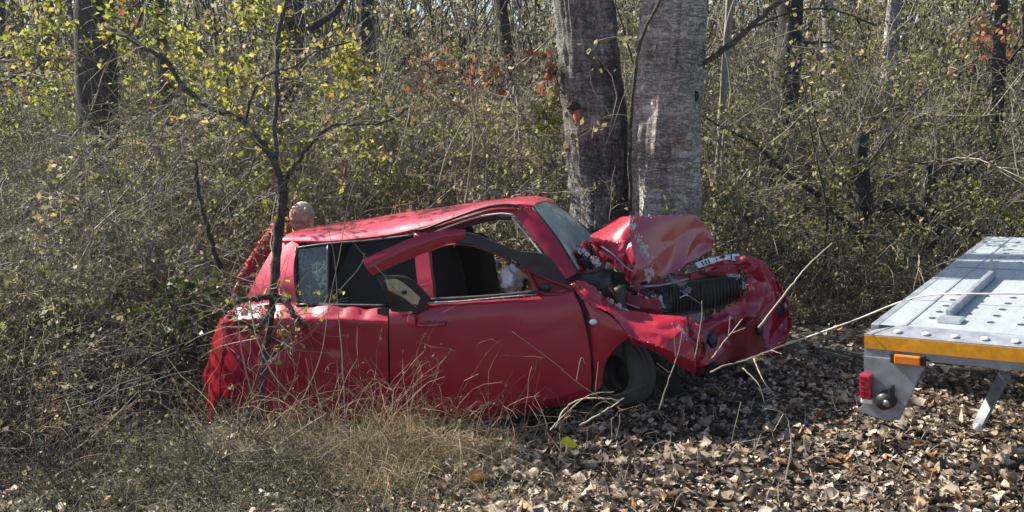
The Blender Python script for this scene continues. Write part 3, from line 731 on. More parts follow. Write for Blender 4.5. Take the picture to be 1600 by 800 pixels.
# --- torn rear bumper hanging from the tail
rb = empty('rear_bumper'); rb.parent = car
patch('hanging_skin', [SS((344, 497, -.62), (350, 500, -.68), (354, 512, -.70)),
                       SS((332, 530, -.60), (342, 534, -.70), (350, 540, -.74)),
                       SS((330, 556, -.60), (338, 560, -.70), (347, 562, -.74)),
                       SS((318, 590, -.56), (334, 592, -.70), (344, 586, -.74)),
                       SS((320, 622, -.58), (330, 622, -.70), (343, 616, -.74)),
                       SS((325, 656, -.60), (331, 652, -.68), (336, 640, -.70))], M['red_bright'], rb, 60, 24, .008, .002, 9, 29, ragged=.0015, facet=(5, 2, .006))
patch('inner_skin', [SS((348, 570, -.55), (360, 574, -.60), (372, 582, -.62)), SS((346, 592, -.55), (360, 596, -.62), (372, 600, -.64)), SS((344, 616, -.52), (356, 622, -.58), (368, 618, -.60))], M['red'], rb, 10, 10, .012, .012, 9, 30)
blob('tail_lamp', S(361, 492, -.73), (.03, .02, .03), M['red_lens'], car, .1, nu=10, nv=14)
# rear wheel
rw = empty('rear_wheel'); rw.parent = car
rw.location = S(445, 640, -.70); rw.rotation_euler = (math.radians(90), 0, 0)
for ch in wheel.children:
    c = ch.copy(); C.objects.link(c); c.parent = rw
# ------------------------------------------------------------------ recovery trailer (local: x along its rear edge, y up its bed, z up)
d_ = ray(1350, 522); TR0 = EYE + d_ * ((0.70 - EYE[2]) / d_[2])
ty, tp = math.radians(36.6), math.radians(4.9)
TE = np.array([math.sin(ty) * math.cos(tp), math.cos(ty) * math.cos(tp), math.sin(tp)])
TW = np.array([math.cos(ty), -math.sin(ty), 0.030]); TW -= TE * (TW @ TE); TW /= np.linalg.norm(TW)
TN = np.cross(TW, TE)
TB = np.stack([TW, TE, TN], 1)
trailer = empty('recovery_trailer')
trailer.matrix_world = Matrix(((*TB[0], TR0[0]), (*TB[1], TR0[1]), (*TB[2], TR0[2]), (0, 0, 0, 1)))
tag(trailer, 'galvanised flatbed of a recovery trailer with amber stripe and perforated deck', 'trailer')

def T_local(p): return TB.T @ (np.asarray(p) - TR0)

def perforated(x0, x1, y0, y1, nx, ny, holes, r, z):
    V, Fs = [], []
    dx, dy = (x1 - x0) / nx, (y1 - y0) / ny
    idx = {}
    def vid(i, j):
        if (i, j) not in idx:
            idx[(i, j)] = len(V); V.append((x0 + i * dx, y0 + j * dy, z))
        return idx[(i, j)]
    for i in range(nx):
        for j in range(ny):
            q = [vid(i, j), vid(i + 1, j), vid(i + 1, j + 1), vid(i, j + 1)]
            if (i, j) not in holes:
                Fs.append(tuple(q)); continue
            cx, cy = x0 + (i + .5) * dx, y0 + (j + .5) * dy
            n = 16; o = len(V)
            for k in range(n):
                a = -math.pi * .75 + k / n * 2 * math.pi
                V.append((cx + r * math.cos(a), cy + r * math.sin(a), z))
            for k in range(4):
                s = [o + (k * 4 + m) % n for m in range(5)]
                Fs.append((q[k], q[(k + 1) % 4], *s[::-1]))
            # rolled lip of the hole
            o2 = len(V)
            for k in range(n):
                V.append((V[o + k][0] * 1.0, V[o + k][1], z - .012))
            for k in range(n):
                Fs.append((o + k, o + (k + 1) % n, o2 + (k + 1) % n, o2 + k))
    return V, Fs
holes = set()
for i in range(1, 15):
    for j in list(range(1, 6)) + list(range(12, 18)):
        holes.add((i, j))
V, Fs = perforated(0.040, 2.14, 0.13, 2.93, 15, 19, holes, .025, .022)
def deck_mat():
    m, nt, b, o = newmat('scuffed_galvanised_deck')
    n1 = node(nt, 'ShaderNodeTexNoise', Scale=3.0, Detail=8.0, Roughness=.7); nt.links.new(coords(nt), n1.inputs['Vector'])
    n2 = node(nt, 'ShaderNodeTexNoise', Scale=4.0, Detail=7.0, Roughness=.7, Distortion=.4); nt.links.new(coords(nt, (9, .7, 1)), n2.inputs['Vector'])
    n3 = node(nt, 'ShaderNodeTexNoise', Scale=26.0, Detail=6.0, Roughness=.75); nt.links.new(coords(nt), n3.inputs['Vector'])
    base = ramp(nt, n1.outputs[0], [(.3, (.40, .45, .48)), (.7, (.56, .61, .63))])
    scr = ramp(nt, n2.outputs[0], [(.50, (0, 0, 0)), (.72, (.55, .55, .55))])
    m1 = node(nt, 'ShaderNodeMix', data_type='RGBA'); nt.links.new(scr.outputs[0], m1.inputs['Factor']); nt.links.new(base.outputs[0], m1.inputs['A']); m1.inputs['B'].default_value = (.22, .24, .25, 1)
    drt = ramp(nt, n3.outputs[0], [(.56, (0, 0, 0)), (.74, (.6, .6, .6))])
    m2 = node(nt, 'ShaderNodeMix', data_type='RGBA'); nt.links.new(drt.outputs[0], m2.inputs['Factor']); nt.links.new(m1.outputs['Result'], m2.inputs['A']); m2.inputs['B'].default_value = (.17, .13, .09, 1)
    nt.links.new(m2.outputs['Result'], b.inputs['Base Color']); b.inputs['Metallic'].default_value = .45
    rr = ramp(nt, n2.outputs[0], [(.3, (.32,) * 3), (.7, (.6,) * 3)]); nt.links.new(rr.outputs[0], b.inputs['Roughness'])
    bp = node(nt, 'ShaderNodeBump', Strength=.15, Distance=.01); nt.links.new(n1.outputs[0], bp.inputs['Height']); nt.links.new(bp.outputs[0], b.inputs['Normal'])
    return m
M['galv_deck'] = deck_mat()
link('deck_plate', mesh('deck_plate', V, Fs), trailer, M['galv_deck'])
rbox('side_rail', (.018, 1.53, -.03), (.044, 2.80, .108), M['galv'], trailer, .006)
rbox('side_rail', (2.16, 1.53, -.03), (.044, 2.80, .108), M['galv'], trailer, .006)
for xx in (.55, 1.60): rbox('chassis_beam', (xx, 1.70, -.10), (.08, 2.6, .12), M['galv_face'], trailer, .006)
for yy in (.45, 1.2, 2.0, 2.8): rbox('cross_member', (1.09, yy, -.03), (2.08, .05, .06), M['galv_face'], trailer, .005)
# seam and wheel-track edges on the deck
rbox('deck_seam', (1.09, 1.72, .0245), (2.08, .018, .004), M['galv_face'], trailer, 0)
rbox('track_edge', (.165, 1.53, .0245), (.010, 2.78, .004), M['galv'], trailer, 0)
# rear apron (sloping) with rivets, amber stripe, beam
def prism(name, poly, y0, y1, mat, par, bev=0.004):
    """flat plate: polygon in x,z, from y0 to y1"""
    n = len(poly)
    V = [(x, y0, z) for x, z in poly] + [(x, y1, z) for x, z in poly]
    Fs = [tuple(range(n))[::-1], tuple(range(n, 2 * n))] + [(i, (i + 1) % n, n + (i + 1) % n, n + i) for i in range(n)]
    me = mesh(name, V, Fs)
    bm = bmesh.new(); bm.from_mesh(me); bmesh.ops.recalc_face_normals(bm, faces=bm.faces)
    if bev: bmesh.ops.bevel(bm, geom=bm.edges[:], offset=bev, segments=2, affect='EDGES')
    bm.to_mesh(me); bm.free()
    return link(name, me, par, mat)
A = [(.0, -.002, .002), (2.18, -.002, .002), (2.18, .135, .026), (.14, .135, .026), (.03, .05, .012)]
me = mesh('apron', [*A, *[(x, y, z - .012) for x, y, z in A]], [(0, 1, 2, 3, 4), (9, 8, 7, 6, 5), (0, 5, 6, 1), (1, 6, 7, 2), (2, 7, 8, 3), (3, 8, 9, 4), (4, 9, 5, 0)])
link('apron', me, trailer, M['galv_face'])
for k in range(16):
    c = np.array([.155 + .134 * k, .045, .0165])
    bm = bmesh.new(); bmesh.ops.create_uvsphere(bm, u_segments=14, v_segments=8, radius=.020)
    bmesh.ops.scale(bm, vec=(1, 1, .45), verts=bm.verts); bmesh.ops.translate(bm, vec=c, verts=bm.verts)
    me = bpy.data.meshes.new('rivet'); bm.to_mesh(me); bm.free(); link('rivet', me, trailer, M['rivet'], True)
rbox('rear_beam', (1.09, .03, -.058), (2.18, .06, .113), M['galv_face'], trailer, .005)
rbox('amber_stripe', (1.09, -.0015, -.038), (2.175, .005, .068), M['amber_tape'], trailer, 0)
# lamp bracket plate
prism('lamp_bracket', [(.0, -.112), (.0, -.365), (-.030, -.395), (-.028, -.415), (.11, -.445), (.175, -.430), (.30, -.125), (.30, -.112)], -.012, .0, M['galv_face'], trailer, .003)
rbox('amber_marker', (.22, -.028, -.105), (.125, .030, .046), M['amber_lens'], trailer, .006)
rbox('marker_housing', (.22, -.018, -.105), (.170, .018, .052), M['black'], trailer, .006)
rbox('tail_lamp', (.018, -.034, -.262), (.062, .045, .130), M['red_lens'], trailer, .012)
for k in range(5): rbox('lens_rib', (.018, -.058, -.315 + .026 * k), (.05, .006, .004), M['red_lens'], trailer, 0)
rbox('reversing_lens', (.022, -.030, -.342), (.062, .040, .026), M['white_lens'], trailer, .008)
V, Fs = tube_mesh([(.118, -.012, -.325), (.112, -.04, -.328), (.108, -.068, -.330)], [.048, .046, .040], 18)
link('plug_socket', mesh('plug_socket', V, Fs), trailer, M['black'], True)
V, Fs = tube_mesh([(.128, -.066, -.330), (.126, -.076, -.331)], [.020, .016], 14)
link('socket_pin', mesh('socket_pin', V, Fs), trailer, M['steel'], True)
rbox('socket_lid', (.145, -.045, -.285), (.026, .050, .085), M['black'], trailer, .010)
tube('wiring', [(.30, -.006, -.10), (.36, .03, -.125), (.50, .07, -.13), (.8, .07, -.125), (1.4, .07, -.13)], .006, M['black'], trailer, 5, 20)
tube('wiring', [(.12, .005, -.30), (.16, .05, -.22), (.22, .08, -.13)], .005, M['black'], trailer, 5, 10)
# wheel stop lying on the deck with an upright tongue
rbox('wheel_stop', (.325, .90, .050), (.030, 1.12, .052), M['galv_face'], trailer, .006)
rbox('stop_foot', (.345, .30, .034), (.120, .10, .022), M['galv'], trailer, .008)
prism('stop_tongue', [(.300, .05), (.338, .05), (.330, .115), (.312, .135), (.300, .10)], 1.43, 1.46, M['galv_face'], trailer, .003)
# folding stabiliser leg
lg0, lg1 = T_local(at(1570, 583, 5.35)), T_local(at(1527, 668, 5.15))
V, Fs = tube_mesh([lg0, lg1], [.038, .036], 4, True, (1.0, .55))
leg = link('stabiliser_leg', mesh('stabiliser_leg', V, Fs), trailer, M['galv_face'])
blob('leg_bolt', lg1 * .96 + lg0 * .04 + np.array([0, -.03, 0]), (.022, .02, .022), M['rivet'], leg, 0, nu=8, nv=12)
blob('pivot', lg0 + np.array([0, -.02, -.02]), (.035, .03, .035), M['galv_face'], leg, 0, nu=8, nv=12)

# ------------------------------------------------------------------ winch cable from the deck to the wreck
def deck_pt(px, py, z=.05):
    d = ray(px, py); n = TN; t = np.dot(TR0 + TN * z - EYE, n) / np.dot(d, n)
    return EYE + d * t
c1, c0 = deck_pt(1435, 464, .04), deck_pt(1700, 461, .085)
cm = deck_pt(1545, 459, .085)
hook = CB @ S(1150, 566, .0) + CAR0
P = catmull([c0 + (c0 - c1) * .2, c0, cm, c1, c1 * .66 + hook * .34 + [0, 0, -.003], c1 * .33 + hook * .67 + [0, 0, -.003], hook], 60)
cable = tube('winch_cable', P, .0052, M['cable'], None, 6)
tag(cable, 'taut pale winch cable running from the trailer deck to the car', 'cable')
# ------------------------------------------------------------------ trees
def bark_mat(name, lo, mid, hi, fiss=(4.2, 4.2, 1.0), cross=.35, bump=1.0):
    """long vertical furrows, short horizontal wrinkles and pale and dark blotches"""
    m, nt, b, o = newmat(name)
    def ridged(scale, sc_, det, dist, w0, w1):
        n_ = node(nt, 'ShaderNodeTexNoise', Scale=sc_, Detail=det, Roughness=.62, Distortion=dist); nt.links.new(coords(nt, scale), n_.inputs['Vector'])
        s1 = node(nt, 'ShaderNodeMath', operation='SUBTRACT'); nt.links.new(n_.outputs[0], s1.inputs[0]); s1.inputs[1].default_value = .5
        s2 = node(nt, 'ShaderNodeMath', operation='ABSOLUTE'); nt.links.new(s1.outputs[0], s2.inputs[0])
        return ramp(nt, s2.outputs[0], [(w0, (0, 0, 0)), (w1, (1, 1, 1))]).outputs[0]
    f1 = ridged(fiss, 5.0, 6.0, 1.3, 0.0, .10)
    f2 = ridged((1.3, 1.3, 6.0), 2.6, 6.0, 2.6, 0.0, .05)
    n3 = node(nt, 'ShaderNodeTexNoise', Scale=2.2, Detail=6.0, Roughness=.6); nt.links.new(coords(nt), n3.inputs['Vector'])
    n4 = node(nt, 'ShaderNodeTexNoise', Scale=70.0, Detail=5.0, Roughness=.7); nt.links.new(coords(nt), n4.inputs['Vector'])
    mx = node(nt, 'ShaderNodeMix', data_type='FLOAT'); mx.inputs['Factor'].default_value = cross
    nt.links.new(f1, mx.inputs['A']); nt.links.new(f2, mx.inputs['B'])
    m1 = node(nt, 'ShaderNodeMath', operation='MULTIPLY_ADD'); nt.links.new(n3.outputs[0], m1.inputs[0]); m1.inputs[1].default_value = 1.1; m1.inputs[2].default_value = -.42
    m2 = node(nt, 'ShaderNodeMath', operation='MULTIPLY_ADD'); nt.links.new(mx.outputs[0], m2.inputs[0]); m2.inputs[1].default_value = 0.42; nt.links.new(m1.outputs[0], m2.inputs[2])
    m3 = node(nt, 'ShaderNodeMath', operation='MULTIPLY_ADD'); nt.links.new(n4.outputs[0], m3.inputs[0]); m3.inputs[1].default_value = 0.45; nt.links.new(m2.outputs[0], m3.inputs[2])
    r = ramp(nt, m3.outputs[0], [(0.22, lo), (0.55, mid), (0.90, hi)])
    nt.links.new(r.outputs[0], b.inputs['Base Color']); b.inputs['Roughness'].default_value = 0.9; b.inputs['Specular IOR Level'].default_value = 0.2
    bp = node(nt, 'ShaderNodeBump', Strength=bump, Distance=0.03); nt.links.new(m3.outputs[0], bp.inputs['Height']); nt.links.new(bp.outputs[0], b.inputs['Normal'])
    return m
M['bark'] = bark_mat('grey_poplar_bark', (0.08, 0.072, 0.063), (0.32, 0.295, 0.265), (0.64, 0.61, 0.57), (3.2, 3.2, 1.6), .55)
M['bark_shade'] = bark_mat('shaded_dark_poplar_bark', (0.035, 0.033, 0.031), (0.145, 0.138, 0.13), (0.38, 0.365, 0.345), (3.6, 3.6, 1.3), .48)  # darker bark; the shadow on the left trunk is put into its colour
M['bark_dark'] = bark_mat('dark_bark', (0.02, 0.019, 0.017), (0.06, 0.055, 0.05), (0.12, 0.11, 0.10))
M['bark_birch'] = bark_mat('pale_bark', (0.10, 0.10, 0.09), (0.35, 0.34, 0.31), (0.6, 0.58, 0.54), (2, 2, 1), .8)
M['twig'] = simple('brown_twig', (0.085, 0.07, 0.055), 0.85, 0, 0.35, 12)
M['twig_grey'] = simple('grey_twig', (0.24, 0.21, 0.165), 0.85, 0, 0.3, 12)
M['twig_far'] = simple('dark_distant_twig', (0.055, 0.047, 0.036), 0.9, 0, 0.3, 4)
M['twig_pale'] = simple('pale_dry_branch', (0.33, 0.29, 0.225), 0.8, 0, 0.25, 14)
M['twig_russet'] = simple('russet_dead_stem', (0.23, 0.14, 0.10), 0.85, 0, 0.3, 12)
M['wood'] = simple('raw_wood', (0.36, 0.13, 0.08), 0.8, 0, 0.3, 30, 0.4)

def trunk(name, P, R, mat, parent, sides=96, rings=260, fiss=0.022, seed=0):
    R = np.interp(np.linspace(0, 1, rings), np.linspace(0, 1, len(P)), R); P = catmull(P, rings)
    a = np.arange(sides) / sides * 2 * np.pi
    ca, sa = np.cos(a), np.sin(a)
    zz = np.broadcast_to(P[:, 2][:, None], (rings, sides))
    q = np.stack([np.broadcast_to(ca * 7, (rings, sides)), np.broadcast_to(sa * 7, (rings, sides)), zz * 2.2], -1)
    q2 = np.stack([np.broadcast_to(ca * 1.6, (rings, sides)), np.broadcast_to(sa * 1.6, (rings, sides)), zz * 11], -1)
    disp = fiss * fbm(q, seed, 3) + fiss * .6 * fbm(q2, seed + 5, 2) + .03 * vnoise(np.stack([np.broadcast_to(ca, (rings, sides)), np.broadcast_to(sa, (rings, sides)), zz * 1.2], -1), seed + 9)
    rr = R[:, None] + disp
    V = np.stack([P[:, 0][:, None] + rr * ca, P[:, 1][:, None] + rr * sa, zz], -1).reshape(-1, 3)
    i = np.arange(rings - 1)[:, None] * sides; j = np.arange(sides)[None]; j2 = (j + 1) % sides
    Fs = np.stack([i + j, i + j2, i + sides + j2, i + sides + j], -1).reshape(-1, 4)
    me = mesh(name, V, Fs)
    return link(name, me, parent, mat, True)

def wander(p0, p1, n, amp, seed):
    r = np.random.default_rng(seed); t = np.linspace(0, 1, n)[:, None]
    k = r.normal(0, 1, (n, 3)); k = np.cumsum(k, 0); k -= k[0] * (1 - t) + k[-1] * t
    return np.asarray(p0) * (1 - t) + np.asarray(p1) * t + k * amp

def big_tree(name, label, edges, Y, mat, top=8.5, seed=0, limbs=5, group=None):
    """edges: (pixel row, left, right) of the trunk"""
    P, R = [], []
    for py, l, r in edges:
        c = at((l + r) / 2, py, Y); P.append(c); R.append((r - l) / 2 / F_PX * Y * 1.0)
    P = np.array(P); base = P[-1].copy(); gz = terrain(base[0], base[1])
    v = (P[0] - P[1]) / (P[0][2] - P[1][2])
    tops = [P[0] + v * (top - P[0][2]), P[0] + v * (top - P[0][2]) * .5]
    P = np.vstack([tops, P]); R = [R[0] * .5, R[0] * .8] + R
    P = np.vstack([P, [[base[0], base[1], gz + .15], [base[0], base[1], gz - .15]]]); R = R + [R[-1] * 1.12, R[-1] * 1.45]
    t = empty(name, (base[0], base[1], gz))
    o = tag(t, label, 'tree', group)
    off = np.array([base[0], base[1], gz])
    trunk('trunk', (P - off)[::-1], R[::-1], mat, t, seed=seed)
    r = np.random.default_rng(seed)
    for k in range(limbs):
        h = r.uniform(.45, .98); i = int(len(P) * 0); s = P[1] * (1 - h) + P[0] * h if False else (P[2] * (1 - h) + P[0] * h)
        a = r.uniform(0, 6.28); L = r.uniform(1.0, 2.2)
        e = s + np.array([math.cos(a) * L, math.sin(a) * L, L * r.uniform(.5, 1.1)])
        tube('limb', wander(s - off, e - off, 8, .06, seed * 10 + k), np.linspace(.055, .012, 8), mat, t, 7)
    return t
lt = big_tree('poplar_tree', 'slimmer shaded dark poplar trunk on the left of the twin trunks, with a red wound', [(0, 869, 961), (100, 881, 967), (200, 890, 977), (300, 898, 983), (350, 897, 985)], 7.35, M['bark_shade'], 8.5, 3)
rt = big_tree('poplar_tree', 'thicker pale grey poplar trunk right behind the crushed bonnet', [(0, 1004, 1108), (100, 999, 1099), (200, 990, 1092), (300, 983, 1087), (345, 980, 1086)], 7.1, M['bark'], 8.5, 8)
wp = at(902, 182, 7.35 - .225) - np.array(lt.location)
blob('bark_wound', wp + [0, .014, 0], (.026, .016, .05), M['wood'], lt, .35, 3, 4, 14, 18)
blob('bark_wound', at(897, 166, 7.35 - .205) - np.array(lt.location), (.05, .02, .03), M['bark_dark'], lt, .3, 3, 6, 14, 18)
blob('broken_limb_scar', at(1086, 150, 7.1 - .17) - np.array(rt.location), (.03, .03, .035), M['bark_dark'], rt, .3, 3, 6, 14, 18)

# trunks standing in the wood behind
def back_tree(name, label, px0, py0, px1, py1, wpx, Y, mat, seed, cut=None, limbs=6, group='trees standing in the wood behind'):
    a, b = at(px0, py0, Y), at(px1, py1, Y)
    base = b + (b - a) / max(a[2] - b[2], .01) * (b[2] - terrain(b[0], b[1])) if a[2] > b[2] else b
    base = np.array([base[0], base[1], terrain(base[0], base[1])])
    topz = cut if cut else 9.0
    v = (a - base) / max(a[2] - base[2], .1); tp = base + v * (topz - base[2])
    t = empty(name, base); tag(t, label, 'tree' if not cut else 'stump', group)
    R0 = wpx / F_PX * Y / 2
    pts = wander((0, 0, -.1), tp - base, 7, .04, seed)
    trunk('trunk', pts, np.array([1.3, 1.05, 1.0, .95, .85, .7, .5] if not cut else [1.3, 1.1, 1, 1, 1, .95, .9]) * R0, mat, t, 20, 60, .012, seed)
    r = np.random.default_rng(seed)
    for k in range(limbs):
        h = r.uniform(.25, .95); s = pts[0] * (1 - h) + pts[-1] * h; an = r.uniform(0, 6.28); L = r.uniform(.7, 2.0)
        e = s + np.array([math.cos(an) * L, math.sin(an) * L, L * r.uniform(.3, 1.0)])
        tube('limb', wander(s, e, 7, .06, seed * 31 + k), np.linspace(R0 * .35, .008, 7), mat, t, 5)
    return t
BT = [('dark shaded trunk at the far left behind the thicket', 142, 0, 150, 230, 56, 10.4, 'bark_dark'),
      ('narrow dark trunk between yellow-green leaves, near the top left', 250, 0, 262, 160, 16, 12.5, 'bark_dark'),
      ('dark trunk behind the yellow-green leaves above the stooping person', 452, 0, 446, 120, 42, 13.0, 'bark_dark'),
      ('thin grey trunk well behind the car roof', 575, 0, 585, 200, 22, 14.0, 'bark_dark'),
      ('slender trunk just left of the twin poplars', 780, 0, 800, 220, 18, 13.5, 'bark_dark'),
      ('dark blurred trunk to the right of the twin poplars', 1230, 0, 1222, 110, 36, 12.5, 'bark_dark'),
      ('sunlit pale birch trunk near the top right', 1393, 0, 1384, 105, 20, 13.0, 'bark_birch'),
      ('thin bluish grey trunk beside the pale birch', 1295, 0, 1300, 60, 18, 15.0, 'bark'),
      ('slim dark trunk near the right edge', 1560, 0, 1552, 260, 16, 12.5, 'bark_dark'),
      ('slim trunk at the far left edge above the sunlit strip', 12, 60, 10, 230, 14, 13.0, 'bark_dark'),
      ('thin pale upright trunk in the thicket right of the poplars', 1140, 40, 1128, 300, 10, 9.6, 'twig_grey')]
for k, b in enumerate(BT):
    back_tree('woodland_tree', b[0], *b[1:7], M[b[7]], 40 + k)
back_tree('tree_stump', 'dark broken stump in the thicket behind the trailer', 1345, 200, 1338, 330, 34, 9.45, M['bark_dark'], 71, 1.75, 1, 'broken stumps behind the trailer')
back_tree('tree_stump', 'shorter dark broken stump nearer the trailer deck', 1452, 250, 1450, 300, 26, 9.4, M['bark_dark'], 72, 1.45, 1, 'broken stumps behind the trailer')
lp = [at(1380, 320, 9.3), at(1440, 335, 9.2), at(1500, 352, 9.1), at(1545, 372, 9.0)]
fl = tube('fallen_limb', lp, [.05, .07, .06, .04], M['bark_dark'], None, 9, 16)
tag(fl, 'dark fallen limb slanting down behind the trailer deck', 'branch')

# ---- traced saplings and branches
def traced(name, label, cat, segs, mat, group=None, kids='branch', base=None):
    """segs: list of (list of (px,py,Y), r0, r1); the first is the main stem"""
    b = at(*segs[0][0][0]) if base is None else base
    t = empty(name, b); tag(t, label, cat, group)
    for k, (pts, r0, r1) in enumerate(segs):
        W_ = np.array([at(*p) for p in pts]) - b
        n = max(6, len(pts) * 5)
        W_ = catmull(W_, n)
        r = np.random.default_rng(len(label) * 7 + k); W_[1:-1] += r.normal(0, min(r0 * .25, .006), (n - 2, 3))
        V, Fs = tube_mesh(W_, np.linspace(r0, r1, n) * (1 + .12 * r.normal(0, 1, n).clip(-1, 1)), 8)
        link('stem' if k == 0 else kids, mesh('stem', V, Fs), t, mat, True)
    return t
def fine_twigs(t, n, lmin, lmax, mat, seed, rad=.0024):
    """thin side twigs sprouting from every stem of a traced sapling"""
    r = np.random.default_rng(seed); Pl, Rl = [], []
    kids = [c for c in t.children]
    for _ in range(n):
        c = kids[r.integers(0, len(kids))]; v = c.data.vertices; s0 = np.array(v[r.integers(len(v) // 6, len(v))].co)
        d = r.normal(0, 1, 3); d /= np.linalg.norm(d); L = r.uniform(lmin, lmax); k = 6
        st = d + np.cumsum(r.normal(0, .28, (k - 1, 3)), 0); st /= np.linalg.norm(st, axis=1, keepdims=True)
        Pl.append(np.vstack([s0, s0 + np.cumsum(st * L / (k - 1), 0)])); Rl.append(np.linspace(rad * r.uniform(.6, 1.5), rad * .4, k))
    V, Fs, o = [], [], 0
    for P_, R_ in zip(Pl, Rl):
        v, f = tube_mesh(P_, R_, 3, False); V.append(v); Fs += [tuple(i + o for i in q) for q in f]; o += len(v)
    tw = link('twigs', mesh('twigs', np.vstack(V), Fs), t, mat); tw['kind'] = 'stuff'
Yf = 5.35
M['sapling'] = bark_mat('sapling_bark', (0.035, 0.031, 0.024), (0.10, 0.09, 0.072), (0.22, 0.20, 0.16))
sap_base = on_ground(412, 690)
by = sap_base[1]
sapling = traced('crooked_sapling', 'crooked dark sapling in front of the rear of the car, forking at the stooping head', 'tree', [
    ([(412, 690, by), (408, 640, by + .05), (410, 580, by + .1), (420, 520, by + .1), (424, 490, by + .12), (427, 462, by + .14), (430, 425, by + .15), (434, 370, by + .15), (439, 330, by + .15), (443, 292, by + .15)], .012, .033),
    ([(443, 296, by + .15), (434, 268, by + .16), (420, 240, by + .18), (396, 208, by + .2), (372, 182, by + .25), (340, 172, by + .3), (300, 150, by + .4), (255, 95, by + .5), (200, 60, by + .6), (165, 38, by + .7)], .024, .013),
    ([(443, 292, by + .15), (452, 272, by + .15), (468, 250, by + .12), (480, 232, by + .1), (520, 195, by + .1), (560, 196, by + .1), (605, 190, by + .1), (640, 168, by + .1)], .016, .005),
    ([(385, 188, by + .22), (390, 162, by + .2), (405, 128, by + .2), (430, 112, by + .2), (460, 104, by + .2), (495, 80, by + .2), (560, 62, by + .2)], .009, .005),
    ([(430, 250, by + .18), (432, 150, by + .3), (434, 60, by + .4), (445, 10, by + .45), (455, -30, by + .5)], .016, .012),
    ([(428, 462, by + .14), (400, 466, by + .1), (368, 470, by + .05), (350, 485, by)], .022, .014),
    ([(428, 470, by + .14), (440, 466, by + .1), (452, 478, by + .05), (462, 495, by), (480, 515, by)], .022, .010),
    ([(426, 478, by + .14), (415, 500, by + .05), (396, 516, by)], .018, .010),
    ([(200, 60, by + .6), (225, 18, by + .6), (250, -20, by + .6)], .010, .006),
    ([(372, 182, by + .25), (360, 176, by + .2), (330, 150, by + .2)], .007, .003),
    ([(416, 560, by + .1), (440, 540, by), (405, 520, by - .1), (375, 500, by - .1)], .012, .006),
    ([(396, 208, by + .2), (380, 205, by + .1), (362, 218, by + .1)], .006, .003)], M['sapling'], base=sap_base)
fine_twigs(sapling, 260, .12, .55, M['twig_grey'], 5)
